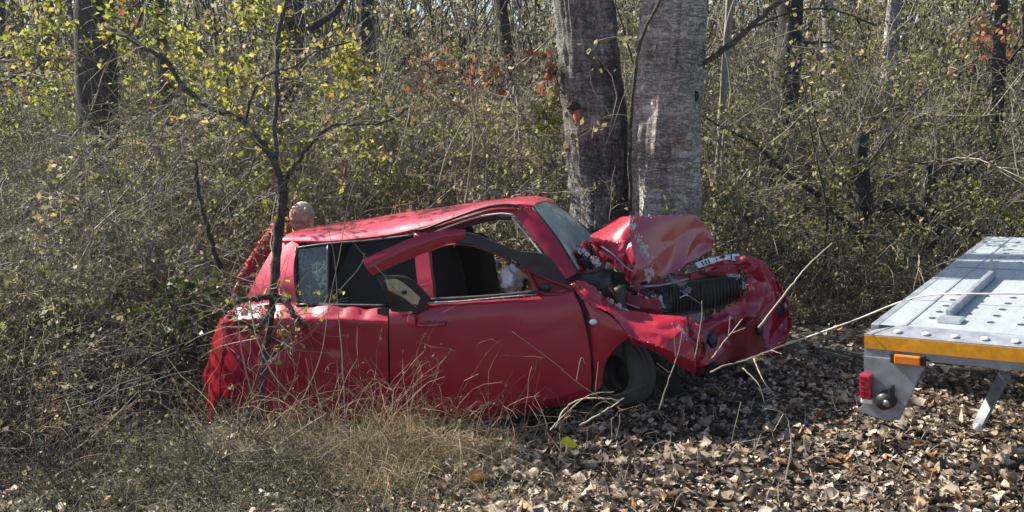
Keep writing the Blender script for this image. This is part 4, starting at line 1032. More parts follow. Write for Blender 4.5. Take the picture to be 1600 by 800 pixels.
TW = [
    ('thin_branch', 'bare twig arching above the car roof toward the left poplar', [([(725, 340, 7.6), (735, 260, 7.6), (740, 215, 7.6), (732, 175, 7.6)], .010, .007), ([(732, 175, 7.6), (700, 155, 7.5), (660, 132, 7.5), (640, 122, 7.5)], .008, .004), ([(735, 255, 7.6), (765, 185, 7.6), (790, 150, 7.7)], .006, .003)], 'twig_grey'),
    ('thin_branch', 'pale straight twig rising behind the middle of the car roof', [([(685, 290, 7.9), (700, 235, 7.9), (730, 178, 7.9)], .007, .004)], 'twig_pale'),
    ('leaning_branch', 'long pale branch leaning against the left poplar at upper height', [([(800, 108, 8.6), (840, 78, 8.3), (872, 48, 8.0)], .010, .008)], 'twig_grey'),
    ('leaning_branch', 'sloping pale branch low behind the left poplar', [([(800, 308, 8.4), (850, 292, 8.2), (895, 268, 8.0)], .013, .009)], 'twig_grey'),
    ('leaning_branch', 'thinner pale branch sloping parallel just above the low branch', [([(815, 302, 8.8), (860, 275, 8.7), (892, 255, 8.6)], .009, .006)], 'twig_grey'),
    ('climbing_stem', 'dark climbing stem between the twin poplar trunks', [([(985, 330, 6.95), (984, 220, 6.9), (990, 130, 6.88), (1002, 60, 6.86), (1032, 0, 6.85), (1045, -40, 6.85)], .014, .012), ([(993, 110, 6.88), (975, 50, 6.9), (960, 0, 6.9)], .008, .006)], 'sapling'),
    ('leaning_branch', 'thick bare branch rising right from the right poplar', [([(1098, 100, 7.0), (1135, 75, 6.9), (1170, 45, 6.8), (1215, 5, 6.7), (1240, -20, 6.7)], .020, .016), ([(1170, 45, 6.8), (1235, 20, 6.8), (1300, 15, 6.8), (1370, 40, 6.8)], .010, .005)], 'sapling'),
    ('thin_branch', 'pale twig slanting below the thick bare branch', [([(1085, 200, 7.2), (1110, 130, 7.2), (1125, 105, 7.2)], .007, .005), ([(1180, 72, 7.4), (1240, 48, 7.4)], .006, .004)], 'twig_grey'),
    ('bare_shrub_stem', 'tall pale stem upright in the thicket beyond the bonnet', [([(1135, 345, 8.8), (1128, 240, 8.8), (1142, 140, 8.8), (1132, 60, 8.8), (1150, -10, 8.8)], .011, .008), ([(1135, 200, 8.8), (1190, 165, 8.8), (1235, 140, 8.8)], .006, .003)], 'twig_grey'),
    ('leaning_branch', 'dark bough slanting across the thicket right of the bonnet', [([(1220, 350, 9.0), (1270, 320, 9.0), (1320, 285, 9.0), (1370, 255, 9.0)], .016, .010)], 'sapling'),
    ('leaning_branch', 'thin bough rising to the upper right corner', [([(1330, 290, 9.2), (1400, 200, 9.2), (1450, 140, 9.2), (1530, 90, 9.2)], .012, .006)], 'sapling'),
    ('thin_branch', 'pale dry stick rising from the bumper corner', [([(1185, 512, 4.95), (1232, 452, 5.0), (1262, 415, 5.1), (1300, 380, 5.2)], .0055, .003)], 'twig_pale'),
    ('bare_shrub_stem', 'thin pale stem slanting up through the thicket on the far left', [([(130, 420, 7.2), (165, 340, 7.2), (230, 260, 7.2), (260, 190, 7.2), (285, 150, 7.2)], .008, .005)], 'twig_grey'),
    ('bare_shrub_stem', 'thin upright stem with a pale top at the upper left', [([(212, 300, 8.0), (206, 200, 8.0), (205, 90, 8.0)], .007, .005)], 'twig_grey'),
    ('bare_shrub_stem', 'pale short stem in the shade below the yellow leaves', [([(285, 250, 8.5), (288, 170, 8.5)], .010, .008)], 'twig_pale'),
    ('hanging_twig', 'short broken pale twig hanging left of the sapling fork', [([(350, 255, 5.6), (358, 225, 5.6), (352, 200, 5.6)], .006, .004)], 'twig_grey'),
    ('bare_shrub_stem', 'mossy leaning stem left of the stooping person', [([(345, 420, 6.9), (325, 360, 6.9), (312, 310, 6.9), (305, 250, 7.0)], .018, .012)], 'sapling'),
    ('bare_shrub_stem', 'grey stem arching over the upper left thicket', [([(0, 330, 7.5), (60, 318, 7.4), (110, 285, 7.4), (190, 230, 7.4)], .007, .004)], 'twig_grey'),
]
for k, (nm, lb, segs, mt) in enumerate(TW):
    traced(nm, lb, 'branch', segs, M[mt])
# leaf-litter branches in front
g = on_ground
def ground_sticks(label, segs, mt, name='dead_branch'):
    """segs of pixels with a height above the ground"""
    out = []
    for pts, r0, r1 in segs:
        out.append(([(px, py, Y) for px, py, Y in pts], r0 * .72, r1 * .6))
    return traced(name, label, 'branch', out, M[mt])
ground_sticks('pale forked dead branch lying on the leaves before the bumper', [
    ([(1110, 582, 4.75), (1130, 572, 4.75), (1165, 563, 4.8), (1205, 547, 4.85), (1240, 532, 4.95)], .0065, .0035),
    ([(1178, 560, 4.8), (1190, 590, 4.65), (1212, 620, 4.6)], .006, .003), ([(1205, 547, 4.85), (1222, 553, 4.8)], .005, .003),
    ([(1160, 575, 4.75), (1185, 600, 4.65), (1195, 630, 4.62)], .004, .003)], 'twig_grey')
ground_sticks('pale crooked stem sprouting from the leaf litter in front of the trailer', [
    ([(1224, 770, 4.48), (1236, 700, 4.5), (1232, 660, 4.5), (1222, 645, 4.5), (1195, 638, 4.5)], .005, .003), ([(1224, 647, 4.5), (1208, 675, 4.5)], .004, .002)], 'twig_pale')
ground_sticks('short dry stick standing in the leaves below the wreck', [([(1143, 690, 4.75), (1158, 628, 4.75)], .004, .003)], 'twig_grey')
ground_sticks('thin dry stem standing before the front wheel', [([(1030, 640, 4.72), (1046, 590, 4.7), (1062, 545, 4.7), (1066, 515, 4.7)], .005, .003), ([(1046, 582, 4.7), (1027, 568, 4.7)], .004, .002), ([(1056, 560, 4.7), (1052, 510, 4.7)], .003, .002)], 'twig_grey')
ground_sticks('thin reddish twig standing before the wing and door', [([(950, 628, 4.72), (905, 600, 4.72), (860, 562, 4.72), (800, 518, 4.72)], .004, .002), ([(900, 597, 4.72), (908, 560, 4.72), (915, 570, 4.72)], .003, .002), ([(930, 612, 4.72), (935, 565, 4.72)], .003, .002)], 'twig_grey')
ground_sticks('broken forked twig standing in front of the radiator', [([(1086, 560, 4.85), (1096, 500, 4.85), (1097, 470, 4.85)], .005, .003), ([(1096, 475, 4.85), (1075, 462, 4.85), (1062, 465, 4.85)], .003, .002)], 'twig_grey')
ground_sticks('dry budding twig leaning against the bumper', [([(1112, 560, 4.8), (1135, 530, 4.82), (1155, 505, 4.85), (1160, 498, 4.85)], .005, .003), ([(1138, 526, 4.82), (1141, 495, 4.82)], .003, .002), ([(1145, 520, 4.82), (1165, 512, 4.82)], .003, .002)], 'twig_pale')
ground_sticks('long pale dead branch in the dry grass at lower left', [([(290, 752, 4.75), (330, 730, 4.78), (365, 708, 4.8), (420, 702, 4.8), (470, 672, 4.82), (510, 645, 4.84)], .010, .005), ([(360, 722, 4.78), (420, 722, 4.75), (500, 715, 4.7)], .008, .004), ([(427, 700, 4.8), (470, 760, 4.6), (490, 790, 4.55)], .005, .003)], 'twig_grey')
ground_sticks('pale bramble cane arching across the rear quarter panel', [([(390, 470, 5.1), (402, 530, 5.05), (430, 590, 5.0), (480, 640, 4.95), (540, 690, 4.9), (600, 730, 4.8)], .006, .003)], 'twig_pale')
ground_sticks('tall dry stem rising across the side window', [([(540, 660, 5.0), (535, 560, 5.05), (528, 480, 5.1), (522, 400, 5.1), (505, 330, 5.1)], .005, .002)], 'twig_grey')
ground_sticks('thin dry stem bowing across the bent door frame', [([(650, 480, 5.1), (620, 455, 5.05), (600, 430, 5.05), (570, 400, 5.0), (545, 372, 5.0), (520, 355, 5.0)], .004, .002)], 'twig_grey')
ground_sticks('thin cane crossing the rear window to the roof', [([(465, 640, 5.0), (500, 560, 5.05), (515, 470, 5.1), (530, 400, 5.1), (548, 300, 5.1), (575, 250, 5.1)], .004, .002), ([(515, 470, 5.1), (560, 420, 5.1), (570, 395, 5.1)], .003, .0015)], 'twig_grey')
ground_sticks('dry cane leaning over the tail with a curled tip', [([(400, 640, 5.2), (380, 560, 5.2), (372, 500, 5.2), (360, 440, 5.2), (372, 400, 5.2)], .006, .003)], 'twig_grey')
ground_sticks('dark upright dead stalk at lower left', [([(222, 740, 5.0), (220, 660, 5.05), (221, 580, 5.1)], .007, .005)], 'sapling')
ground_sticks('pair of dark leaning stalks left of the hanging bumper', [([(300, 745, 5.0), (292, 690, 5.05), (282, 610, 5.1)], .006, .004), ([(278, 740, 5.0), (280, 660, 5.05), (274, 560, 5.1)], .006, .004)], 'sapling')
ground_sticks('mossy fallen log across the ground at the far left', [([(0, 655, 5.9), (60, 648, 5.95), (110, 660, 5.9), (145, 668, 5.85)], .03, .02)], 'sapling', 'fallen_log')
ground_sticks('thin pale stick lying at the far left in the leaves', [([(60, 735, 4.8), (120, 700, 4.9), (170, 660, 5.0), (215, 612, 5.2)], .005, .003)], 'twig_pale')
ground_sticks('dry stems bent over the dark gap under the door', [([(868, 668, 4.75), (882, 640, 4.75), (905, 625, 4.75), (940, 622, 4.7), (968, 626, 4.7)], .007, .004), ([(860, 672, 4.72), (880, 650, 4.72), (920, 618, 4.7), (960, 612, 4.7)], .005, .003), ([(905, 665, 4.7), (940, 645, 4.7), (975, 622, 4.7)], .008, .005)], 'twig_pale')
# ------------------------------------------------------------------ vegetation
def nrm(v): return v / np.maximum(np.linalg.norm(v, axis=-1, keepdims=True), 1e-9)

def tubes(P, R, sides):
    """many tubes at once: P (m,k,3), R (m,k) -> V, F"""
    m, k, _ = P.shape
    T = nrm(np.gradient(P, axis=1))
    ref = np.where(np.abs(T[..., 2:3]) < .8, np.array([0, 0, 1.0]), np.array([1.0, 0, 0]))
    U = nrm(np.cross(T, ref)); W_ = np.cross(U, T)
    a = np.arange(sides) / sides * 2 * np.pi
    V = P[:, :, None] + R[:, :, None, None] * (np.cos(a)[:, None] * U[:, :, None] + np.sin(a)[:, None] * W_[:, :, None])
    b = (np.arange(m) * k * sides)[:, None, None] + (np.arange(k - 1) * sides)[None, :, None]
    j = np.arange(sides)[None, None]; j2 = (j + 1) % sides
    Fq = np.stack([b + j, b + j2, b + sides + j2, b + sides + j], -1).reshape(-1, 4)
    return V.reshape(-1, 3), Fq

def grow(r, start, d, L, k, wob, droop):
    """random-walk stems: start (m,3), d (m,3) unit, L (m,) -> (m,k,3)"""
    m = len(start)
    dirs = np.repeat(d[:, None], k - 1, 1) + np.cumsum(r.normal(0, wob, (m, k - 1, 3)), 1)
    dirs[..., 2] -= droop * np.linspace(0, 1, k - 1)[None] ** 1.5
    dirs = nrm(dirs)
    st = dirs * (L / (k - 1))[:, None, None]
    return np.concatenate([start[:, None], start[:, None] + np.cumsum(st, 1)], 1)

def sprout(r, P, n, lo, hi, lmin, lmax, k, wob, droop, up=.2):
    """n side twigs out of the stems P"""
    m, kk, _ = P.shape
    i = r.integers(0, m, n); t = r.uniform(lo, hi, n) * (kk - 1.001); a = t.astype(int); f = (t - a)[:, None]
    s = P[i, a] * (1 - f) + P[i, a + 1] * f
    tan = nrm(P[i, a + 1] - P[i, a])
    d = nrm(tan * .6 + nrm(r.normal(0, 1, (n, 3))) + np.array([0, 0, up]))
    return grow(r, s, d, r.uniform(lmin, lmax, n), k, wob, droop)

LEAF4 = np.array([[0, 0], [.48, .34], [1, 0], [.42, -.34]])
def kites(r, c, size, fold=.25, flat=0.0):
    """simple four-point leaves at c (n,3)"""
    n = len(c)
    a = nrm(r.normal(0, 1, (n, 3)) * np.array([1, 1, 1 - flat]) + np.array([0, 0, -.15]))
    b = nrm(np.cross(a, nrm(r.normal(0, 1, (n, 3)))))
    nn = np.cross(a, b)
    wd = r.uniform(.7, 1.25, n)
    V = c[:, None] + size[:, None, None] * (LEAF4[None, :, 0:1] * a[:, None] + LEAF4[None, :, 1:2] * wd[:, None, None] * b[:, None])
    V[:, [1, 3]] += (size * fold * r.uniform(-.6, 1, n))[:, None, None] * nn[:, None]
    Fq = np.arange(n * 4).reshape(n, 4)
    return V.reshape(-1, 3), Fq

def on_twigs(r, P, n, lo=.3, hi=1.0, jit=.02):
    m, kk, _ = P.shape
    i = r.integers(0, m, n); t = r.uniform(lo, hi, n) * (kk - 1.001); a = t.astype(int); f = (t - a)[:, None]
    return P[i, a] * (1 - f) + P[i, a + 1] * f + r.normal(0, jit, (n, 3))

def join(parts):
    V, Fs, o = [], [], 0
    for v, f in parts:
        V.append(v); Fs.append(f + o); o += len(v)
    return np.vstack(V), np.vstack(Fs)

L_ = {}
L_['brown'] = leafmat('withered_leaves', [(0, (0.12, 0.095, 0.06)), (.3, (0.30, 0.24, 0.15)), (.5, (0.16, 0.17, 0.06)), (.8, (0.30, 0.28, 0.13)), (1, (0.52, 0.46, 0.32))], .5)
L_['olive'] = leafmat('olive_leaves', [(0, (0.09, 0.085, 0.04)), (.3, (0.17, 0.18, 0.055)), (.6, (0.255, 0.255, 0.08)), (.8, (0.36, 0.31, 0.16)), (1, (0.55, 0.47, 0.30))], .5)
L_['yellow'] = leafmat('yellow_green_leaves', [(0, (0.14, 0.18, 0.03)), (.5, (0.31, 0.34, 0.055)), (.93, (0.46, 0.43, 0.09)), (1, (0.44, 0.24, 0.06))], .6)
L_['green'] = leafmat('dark_green_leaves', [(0, (0.03, 0.05, 0.018)), (.6, (0.07, 0.10, 0.035)), (1, (0.16, 0.18, 0.07))], .3, .35, .5)
L_['red'] = leafmat('russet_leaves', [(0, (0.28, 0.07, 0.035)), (.6, (0.42, 0.15, 0.07)), (1, (0.45, 0.26, 0.12))], .5)
L_['litter'] = leafmat('fallen_leaves', [(0, (0.035, 0.024, 0.016)), (.22, (0.11, 0.078, 0.054)), (.45, (0.24, 0.18, 0.13)), (.68, (0.38, 0.30, 0.22)), (.93, (0.60, 0.52, 0.43)), (.97, (0.42, 0.22, 0.10)), (1, (0.26, 0.12, 0.06))], .18, .55, .35)
L_['straw'] = leafmat('straw', [(0, (0.14, 0.105, 0.06)), (.5, (0.33, 0.265, 0.15)), (1, (0.54, 0.46, 0.30))], .35, .6, .25)
L_['greygrass'] = leafmat('grey_green_grass', [(0, (0.10, 0.10, 0.06)), (.5, (0.22, 0.22, 0.12)), (1, (0.36, 0.34, 0.22))], .35, .6, .25)

def shrub_mesh(seed, H, W_, nst, ntw, nt2, nlf, ls, droop=.3, wob=.16, lo=.25):
    r = np.random.default_rng(seed)
    a = r.uniform(0, 6.28, nst); q = np.sqrt(r.uniform(0, 1, nst)) * W_ * .35
    base = np.stack([np.cos(a) * q, np.sin(a) * q, np.full(nst, -.05)], -1)
    d = nrm(np.stack([np.cos(a) * .35, np.sin(a) * .35, np.ones(nst)], -1) + r.normal(0, .18, (nst, 3)))
    P = grow(r, base, d, H * r.uniform(.55, 1.1, nst), 12, wob, droop)
    R0 = r.uniform(.006, .016, nst)
    RR = R0[:, None] * np.linspace(1, .3, 12)[None]
    Q = sprout(r, P, ntw, .15, 1, .3, .9, 7, .22, droop)
    Q2 = sprout(r, Q, nt2, .15, 1, .12, .4, 5, .28, .2)
    st = join([tubes(P, RR, 5), tubes(Q, np.linspace(.0045, .002, 7)[None].repeat(ntw, 0), 3), tubes(Q2, np.linspace(.0026, .0014, 5)[None].repeat(nt2, 0), 3)])
    c = np.vstack([on_twigs(r, Q2, int(nlf * .7), .2, 1, .03), on_twigs(r, Q, nlf - int(nlf * .7), lo, 1, .03)])
    c = c[fbm(c * 1.5 + seed * 9.1, seed, 2) > .0]
    lf = kites(r, c, ls * r.uniform(.5, 1.35, len(c)))
    return mesh('stems', *st), mesh('crown', *lf)

VAR = {}
def variant(key, seeds, mt, lm, **kw):
    VAR[key] = []
    for s in seeds:
        a, b = shrub_mesh(s, **kw)
        a.materials.append(M[mt]); b.materials.append(L_[lm]); VAR[key].append((a, b))
variant('bare', (1, 2, 3), 'twig_grey', 'brown', H=3.0, W_=1.8, nst=26, ntw=320, nt2=1100, nlf=1500, ls=.040)
variant('brown', (4, 5, 6), 'twig_grey', 'brown', H=3.0, W_=1.8, nst=18, ntw=240, nt2=800, nlf=5600, ls=.044)
variant('olive', (7, 8, 9), 'twig', 'olive', H=2.9, W_=1.8, nst=16, ntw=220, nt2=700, nlf=7600, ls=.046)
variant('yellow', (10, 11), 'twig', 'yellow', H=3.2, W_=2.0, nst=12, ntw=180, nt2=500, nlf=6500, ls=.050, droop=.5)
variant('bramble', (13, 14), 'twig', 'green', H=1.5, W_=1.4, nst=30, ntw=160, nt2=300, nlf=1500, ls=.060, droop=1.4)
variant('dry', (15, 16), 'twig_pale', 'brown', H=1.3, W_=1.2, nst=40, ntw=260, nt2=500, nlf=800, ls=.040, droop=.7)
variant('low', (17, 18), 'twig_grey', 'olive', H=1.3, W_=1.6, nst=30, ntw=260, nt2=500, nlf=4200, ls=.045, droop=.8)

def where(x, y):
    px = 800 + F_PX * x / y
    for lim, t in ((60, 'at the left border'), (200, 'around the dark left trunk'), (330, 'left of the crooked sapling'), (470, 'above the stooping person'), (590, 'above the shattered glass'), (720, 'behind the car roof'),
                   (840, 'behind the windscreen top'), (960, 'behind the slimmer poplar'), (1090, 'behind the thicker poplar'), (1200, 'beyond the crushed bonnet'), (1300, 'right of the bumper corner'), (1400, 'around the dark stumps'), (1500, 'behind the trailer lamp'), (1600, 'behind the trailer deck')):
        if px < lim: return t
    return 'at the right border'
def row_of(y): return 'front' if y < 9.2 else 'second' if y < 10.6 else 'third' if y < 12.3 else 'rearmost'
def place_label(key, x, y):
    a = {'bare': 'leafless grey shrub', 'brown': 'withered brown shrub', 'olive': 'olive leafy shrub', 'yellow': 'tall yellow-green shrub', 'low': 'low leafy bush', 'dry': 'low dry brushwood', 'bramble': 'arching green bramble'}[key]
    if key in ('low', 'dry', 'bramble'): return a + (' at the foot of the thicket, ' if y > 8 else ' in the shaded tangle, ') + where(x, y)
    return '%s in the %s thicket row, %s' % (a, row_of(y), where(x, y))
def shrub(key, x, y, s, label, group, seed, name='thicket_shrub', zs=1.0):
    r = np.random.default_rng(seed); a, b = VAR[key][seed % len(VAR[key])]
    t = empty(name, (x, y, float(terrain(x, y)) - .03)); t.rotation_euler = (r.normal(0, .05), r.normal(0, .05), r.uniform(0, 6.28)); t.scale = (s, s, s * zs)
    tag(t, label if name == 'woodland_tree' else place_label(key, x, y), 'shrub' if name != 'woodland_tree' else 'tree', group)
    for nm, me in (('stems', a), ('crown', b)):
        o = bpy.data.objects.new(nm, me); C.objects.link(o); o.parent = t
    return t

LB = {'bare': ('tangled leafless grey shrub in the thicket behind the car', 'bare shrubs of the thicket'),
      'brown': ('brown shrub with withered leaves in the thicket behind the car', 'withered shrubs of the thicket'),
      'olive': ('olive green leafy shrub in the thicket behind car and trailer', 'olive shrubs of the thicket'),
      'yellow': ('tall shrub with sunlit yellow-green leaves in the left half of the thicket', 'yellow-green shrubs of the thicket'),
      'low': ('low leafy bush at the foot of the thicket', 'low bushes at the foot of the thicket'),
      'bramble': ('low bramble with arching canes and dark green leaves', 'brambles beside the tail of the car'),
      'dry': ('low dry pale brushwood at the foot of the thicket', 'dry brushwood at the foot of the thicket')}
r = np.random.default_rng(5)
k = 0
def pick(x, y):
    u = x / y
    if u < -.12 and y > 9.2 and r.random() < .46: return 'yellow'
    if u > .2: return r.choice(['olive', 'brown', 'bare', 'olive', 'olive'])
    if u < -.2: return r.choice(['bare', 'olive', 'brown', 'bare'])
    return r.choice(['bare', 'brown', 'olive', 'brown', 'brown'])
for Y, step, s0 in ((8.5, .85, .85), (9.8, .95, 1.0), (11.3, 1.05, 1.15), (13.2, 1.2, 1.3)):
    x = -.60 * Y
    while x < .60 * Y:
        xx, yy = x + r.normal(0, .18), Y + r.normal(0, .3)
        u = xx / yy
        if Y < 9 and -.37 < u < -.10: yy += .9; xx = u * yy
        if not (Y < 9 and u > .10):
            key = pick(xx, yy)
            shrub(key, xx, yy, s0 * r.uniform(.88, 1.12), *LB[key], seed=k)
        k += 1; x += step * r.uniform(.85, 1.15)
# left edge thicket, nearer
for x, y, key, s in ((-3.9, 7.6, 'bare', .8), (-3.1, 7.8, 'bare', .85), (-2.3, 8.7, 'brown', .9), (-3.6, 6.9, 'bare', .58), (-3.1, 7.0, 'brown', .55), (-3.5, 7.4, 'low', 1.1), (-4.0, 6.3, 'low', .9), (-3.2, 6.2, 'low', .75), (-3.0, 6.4, 'brown', .42), (-3.5, 5.7, 'low', .5)):
    shrub(key, x, y, s, *LB[key], seed=k); k += 1
for x, y, s in ((-2.95, 6.75, .62), (-2.95, 6.1, .45), (-2.75, 5.5, .36)):
    shrub('bramble', x, y, s, *LB['bramble'], seed=k, name='bramble'); k += 1
# foot of the thicket on the right and behind the car
for x in np.arange(-1.6, 6.2, .55):
    y = 8.6 + r.normal(0, .2) + (.7 if x > 1.5 else 0)
    key = r.choice(['low', 'dry', 'low', 'dry', 'bramble'])
    if key == 'bramble': key = 'low'
    shrub(key, x + r.normal(0, .1), y, r.uniform(.6, 1.0), *LB[key], seed=k); k += 1

shrub('brown', -8.0, 8.0, 1.8, 'tall leafy tree at the edge of the wood beyond the left border', None, seed=k, name='woodland_tree'); k += 1
# sprays of coloured leaves that catch the eye
def spray(label, px, py, Y, key, n, sx, sz, ls, seed, grp=None):
    r = np.random.default_rng(seed); c = at(px, py, Y)
    t = empty('leafy_spray', c); tag(t, label, 'branch', grp)
    s = r.normal(0, 1, (14, 3)) * np.array([sx, sx * .6, sz]) * .3
    d = nrm(r.normal(0, 1, (14, 3)) + [0, 0, .1])
    P = grow(r, s, d, r.uniform(.5, 1.0, 14) * sx, 7, .2, .3)
    Q = sprout(r, P, 50, .1, 1, .08, .25, 5, .25, .2)
    link('twigs', mesh('twigs', *join([tubes(P, np.linspace(.005, .002, 7)[None].repeat(14, 0), 4), tubes(Q, np.linspace(.003, .0015, 5)[None].repeat(50, 0), 3)])), t, M['twig'])
    cc = on_twigs(r, Q, n, .1, 1, .02)
    link('crown', mesh('crown', *kites(r, cc, ls * r.uniform(.6, 1.3, n))), t, L_[key])
spray('bright yellow-green leaf spray above and right of the sapling', 545, 95, 7.0, 'yellow', 340, .28, .28, .048, 1)
spray('yellow-green leaf spray hanging at the very top left of centre', 420, 45, 6.8, 'yellow', 320, .35, .2, .048, 2)
spray('yellow-green leaves over the dark left trunk', 215, 45, 7.2, 'yellow', 440, .5, .25, .048, 3)
spray('yellow-green leaf spray at the top left corner', 60, 40, 7.5, 'yellow', 400, .6, .25, .048, 4)
spray('yellow-green leaves in the middle of the upper left wood', 330, 95, 7.6, 'yellow', 440, .5, .3, .048, 5)
spray('russet leaf spray left of the left poplar trunk', 775, 130, 8.0, 'red', 70, .28, .1, .06, 6)
spray('small russet leaf cluster touching the left poplar trunk', 868, 112, 7.3, 'red', 26, .10, .06, .06, 7)
spray('yellow leaves glowing low beside the left poplar trunk', 856, 185, 7.9, 'yellow', 180, .14, .26, .048, 8)
spray('faint russet leaves above the middle of the car roof', 680, 110, 8.2, 'red', 45, .25, .12, .055, 9)
spray('sunlit green leaves just right of the right poplar', 1130, 300, 8.0, 'olive', 160, .22, .32, .055, 10)
spray('pale leafy twig tips behind the bumper corner', 1180, 350, 7.2, 'brown', 90, .22, .18, .05, 11)
spray('glossy green leaves beside the torn tail of the car', 284, 474, 5.9, 'green', 200, .20, .18, .06, 12)
spray('lone orange leaves at the top left edge', 212, 4, 6.6, 'red', 14, .06, .04, .06, 13)
spray('yellow-green shrub tip behind the front end of the trailer deck', 1585, 345, 9.0, 'yellow', 320, .35, .12, .048, 14)
spray('orange-brown leaves near the upper right corner', 1530, 55, 9.2, 'red', 60, .25, .12, .06, 15)

# ---- the wood beyond: one mass of twigs and leaves
r = np.random.default_rng(77)
n = 3000
Yb = r.uniform(14.5, 38, n); Xb = r.uniform(-.66, .66, n) * Yb
base = np.stack([Xb, Yb, terrain(Xb, Yb)], -1)
P = grow(r, base, nrm(r.normal(0, .18, (n, 3)) + [0, 0, 1]), r.uniform(2.5, 7.0, n), 9, .14, .1)
Q = sprout(r, P, 9000, .1, 1, .5, 1.6, 5, .2, .2)
fw = mesh('far_woodland', *join([tubes(P, np.linspace(1, .4, 9)[None] * r.uniform(.012, .04, n)[:, None], 4), tubes(Q, np.linspace(.008, .004, 5)[None].repeat(9000, 0), 3)]))
o = link('far_woodland', fw, None, M['twig_far']); tag(o, 'dense bare wood filling the background beyond the thicket', 'woodland', kind='stuff')
nl = 140000
c = np.vstack([on_twigs(r, Q, nl * 2 // 3, 0, 1, .15), on_twigs(r, P, nl - nl * 2 // 3, .05, 1, .25)])
o = link('far_foliage', mesh('far_foliage', *kites(r, c, r.uniform(.05, .13, nl))), None, L_['olive']); tag(o, 'sunlit olive autumn foliage of the wood in the background', 'foliage', kind='stuff')

# ---- undergrowth: fine twig tangle on the ground
def tangle(name, label, regions, mt, lm, n, nlf, seed, lmin, lmax, rad=.0024, ls=.032, droop=1.0):
    r = np.random.default_rng(seed); X, Yv = [], []
    wts = np.array([q[4] for q in regions], float); wts /= wts.sum()
    ch = r.choice(len(regions), n, p=wts)
    for q in ch:
        x0, x1, y0, y1, _ = regions[q]; X.append(r.uniform(x0, x1)); Yv.append(r.uniform(y0, y1))
    X, Yv = np.array(X), np.array(Yv)
    hid = (X / Yv > -.43) & (X / Yv < -.18) & (Yv < 7.9) & (lmax > .8)
    X = np.where(hid, -.44 * Yv - r.uniform(0, 1.2, n), X)
    base = np.stack([X, Yv, terrain(X, Yv) - .01], -1)
    d = nrm(r.normal(0, .55, (n, 3)) + [0, 0, .8])
    P = grow(r, base, d, r.uniform(lmin, lmax, n), 8, .2, droop)
    lowz = terrain(P[..., 0], P[..., 1]) + .01
    P[..., 2] = np.maximum(P[..., 2], lowz)
    Q = sprout(r, P, n * 2, .15, 1, lmin * .2, lmax * .4, 5, .3, .3)
    o = link(name, mesh(name, *join([tubes(P, np.linspace(rad * 1.4, rad * .6, 8)[None] * r.uniform(.6, 1.5, n)[:, None], 3), tubes(Q, np.linspace(rad * .8, rad * .45, 5)[None].repeat(n * 2, 0), 3)])), None, M[mt])
    tag(o, label, 'undergrowth', kind='stuff')
    if nlf:
        c = on_twigs(r, np.concatenate([Q]), nlf, .1, 1, .02)
        o2 = link('leaves', mesh('leaves', *kites(r, c, ls * r.uniform(.5, 1.4, nlf))), o, L_[lm])
    return o
tangle('undergrowth', 'dense grey twig tangle on the shaded ground left of the car', [(-4.4, -2.5, 5.6, 8.2, 3), (-3.4, -2.4, 4.9, 5.7, .5)], 'twig', 'brown', 2600, 9000, 101, .35, 1.0)
tangle('undergrowth', 'dark brushwood tangle behind the car', [(-1.8, 2.0, 8.0, 9.5, 1)], 'twig', 'olive', 900, 5000, 102, .4, 1.1, .003, .04)
tangle('undergrowth', 'sunlit brushwood along the foot of the thicket beside the trailer', [(1.2, 6.0, 8.7, 10.2, 1)], 'twig_grey', 'olive', 1300, 9000, 103, .3, 1.0, .003, .04)

# ---- dry grass in front of the car
def blades(name, label, cx, cy, sx, sy, n, l0, l1, w, lm, seed, droop, lean=.45, k=7, box=None):
    r = np.random.default_rng(seed)
    X = r.normal(cx, sx, n); Yv = r.normal(cy, sy, n)
    if box: X = r.uniform(box[0], box[1], n); Yv = r.uniform(box[2], box[3], n)
    # keep clear of the car body
    loc = (np.stack([X, Yv, np.zeros(n)], -1) - CAR0) @ CB
    ok = (loc[:, 1] < -.88) | (loc[:, 1] > .95) | (loc[:, 0] < -1.9) | (loc[:, 0] > 1.5)
    X, Yv = X[ok], Yv[ok]; n = len(X)
    base = np.stack([X, Yv, terrain(X, Yv) - .01], -1)
    P = grow(r, base, nrm(r.normal(0, lean, (n, 3)) + [0, 0, 1]), r.uniform(l0, l1, n), k, .16, droop)
    P[..., 2] = np.maximum(P[..., 2], terrain(P[..., 0], P[..., 1]) + .004)
    T = nrm(np.gradient(P, axis=1)); U = nrm(np.cross(T, nrm(r.normal(0, 1, (n, 1, 3)))))
    wd = (w * r.uniform(.5, 1.4, n))[:, None, None] * np.linspace(1, .25, k)[None, :, None]
    V = np.stack([P - U * wd, P + U * wd], 2).reshape(-1, 3)
    b = (np.arange(n) * k * 2)[:, None] + (np.arange(k - 1) * 2)[None]
    Fq = np.stack([b, b + 1, b + 3, b + 2], -1).reshape(-1, 4)
    o = link(name, mesh(name, V, Fq), None, L_[lm]); tag(o, label, 'grass', kind='stuff')
    return o
blades('dry_grass', 'straw-coloured tangle of dry grass before the rear half of the car', -.60, 4.92, .24, .14, 1150, .10, .62, .0015, 'straw', 201, 1.6, .7)
blades('dry_grass', 'matted tuft of dry grass leaning below the car door', -.62, 4.62, .22, .10, 600, .10, .42, .0015, 'straw', 206, 2.2, .8)
blades('dry_grass', 'grey-green wispy grass along the sill and tail of the car', -1.1, 4.95, .55, .28, 1400, .10, .50, .0014, 'greygrass', 202, 1.3, .8)
blades('dry_grass', 'matted grey-green grass in the left foreground', 0, 0, 1, 1, 6500, .05, .24, .0014, 'greygrass', 203, 1.6, .8, box=(-2.9, 0.25, 4.1, 5.2))
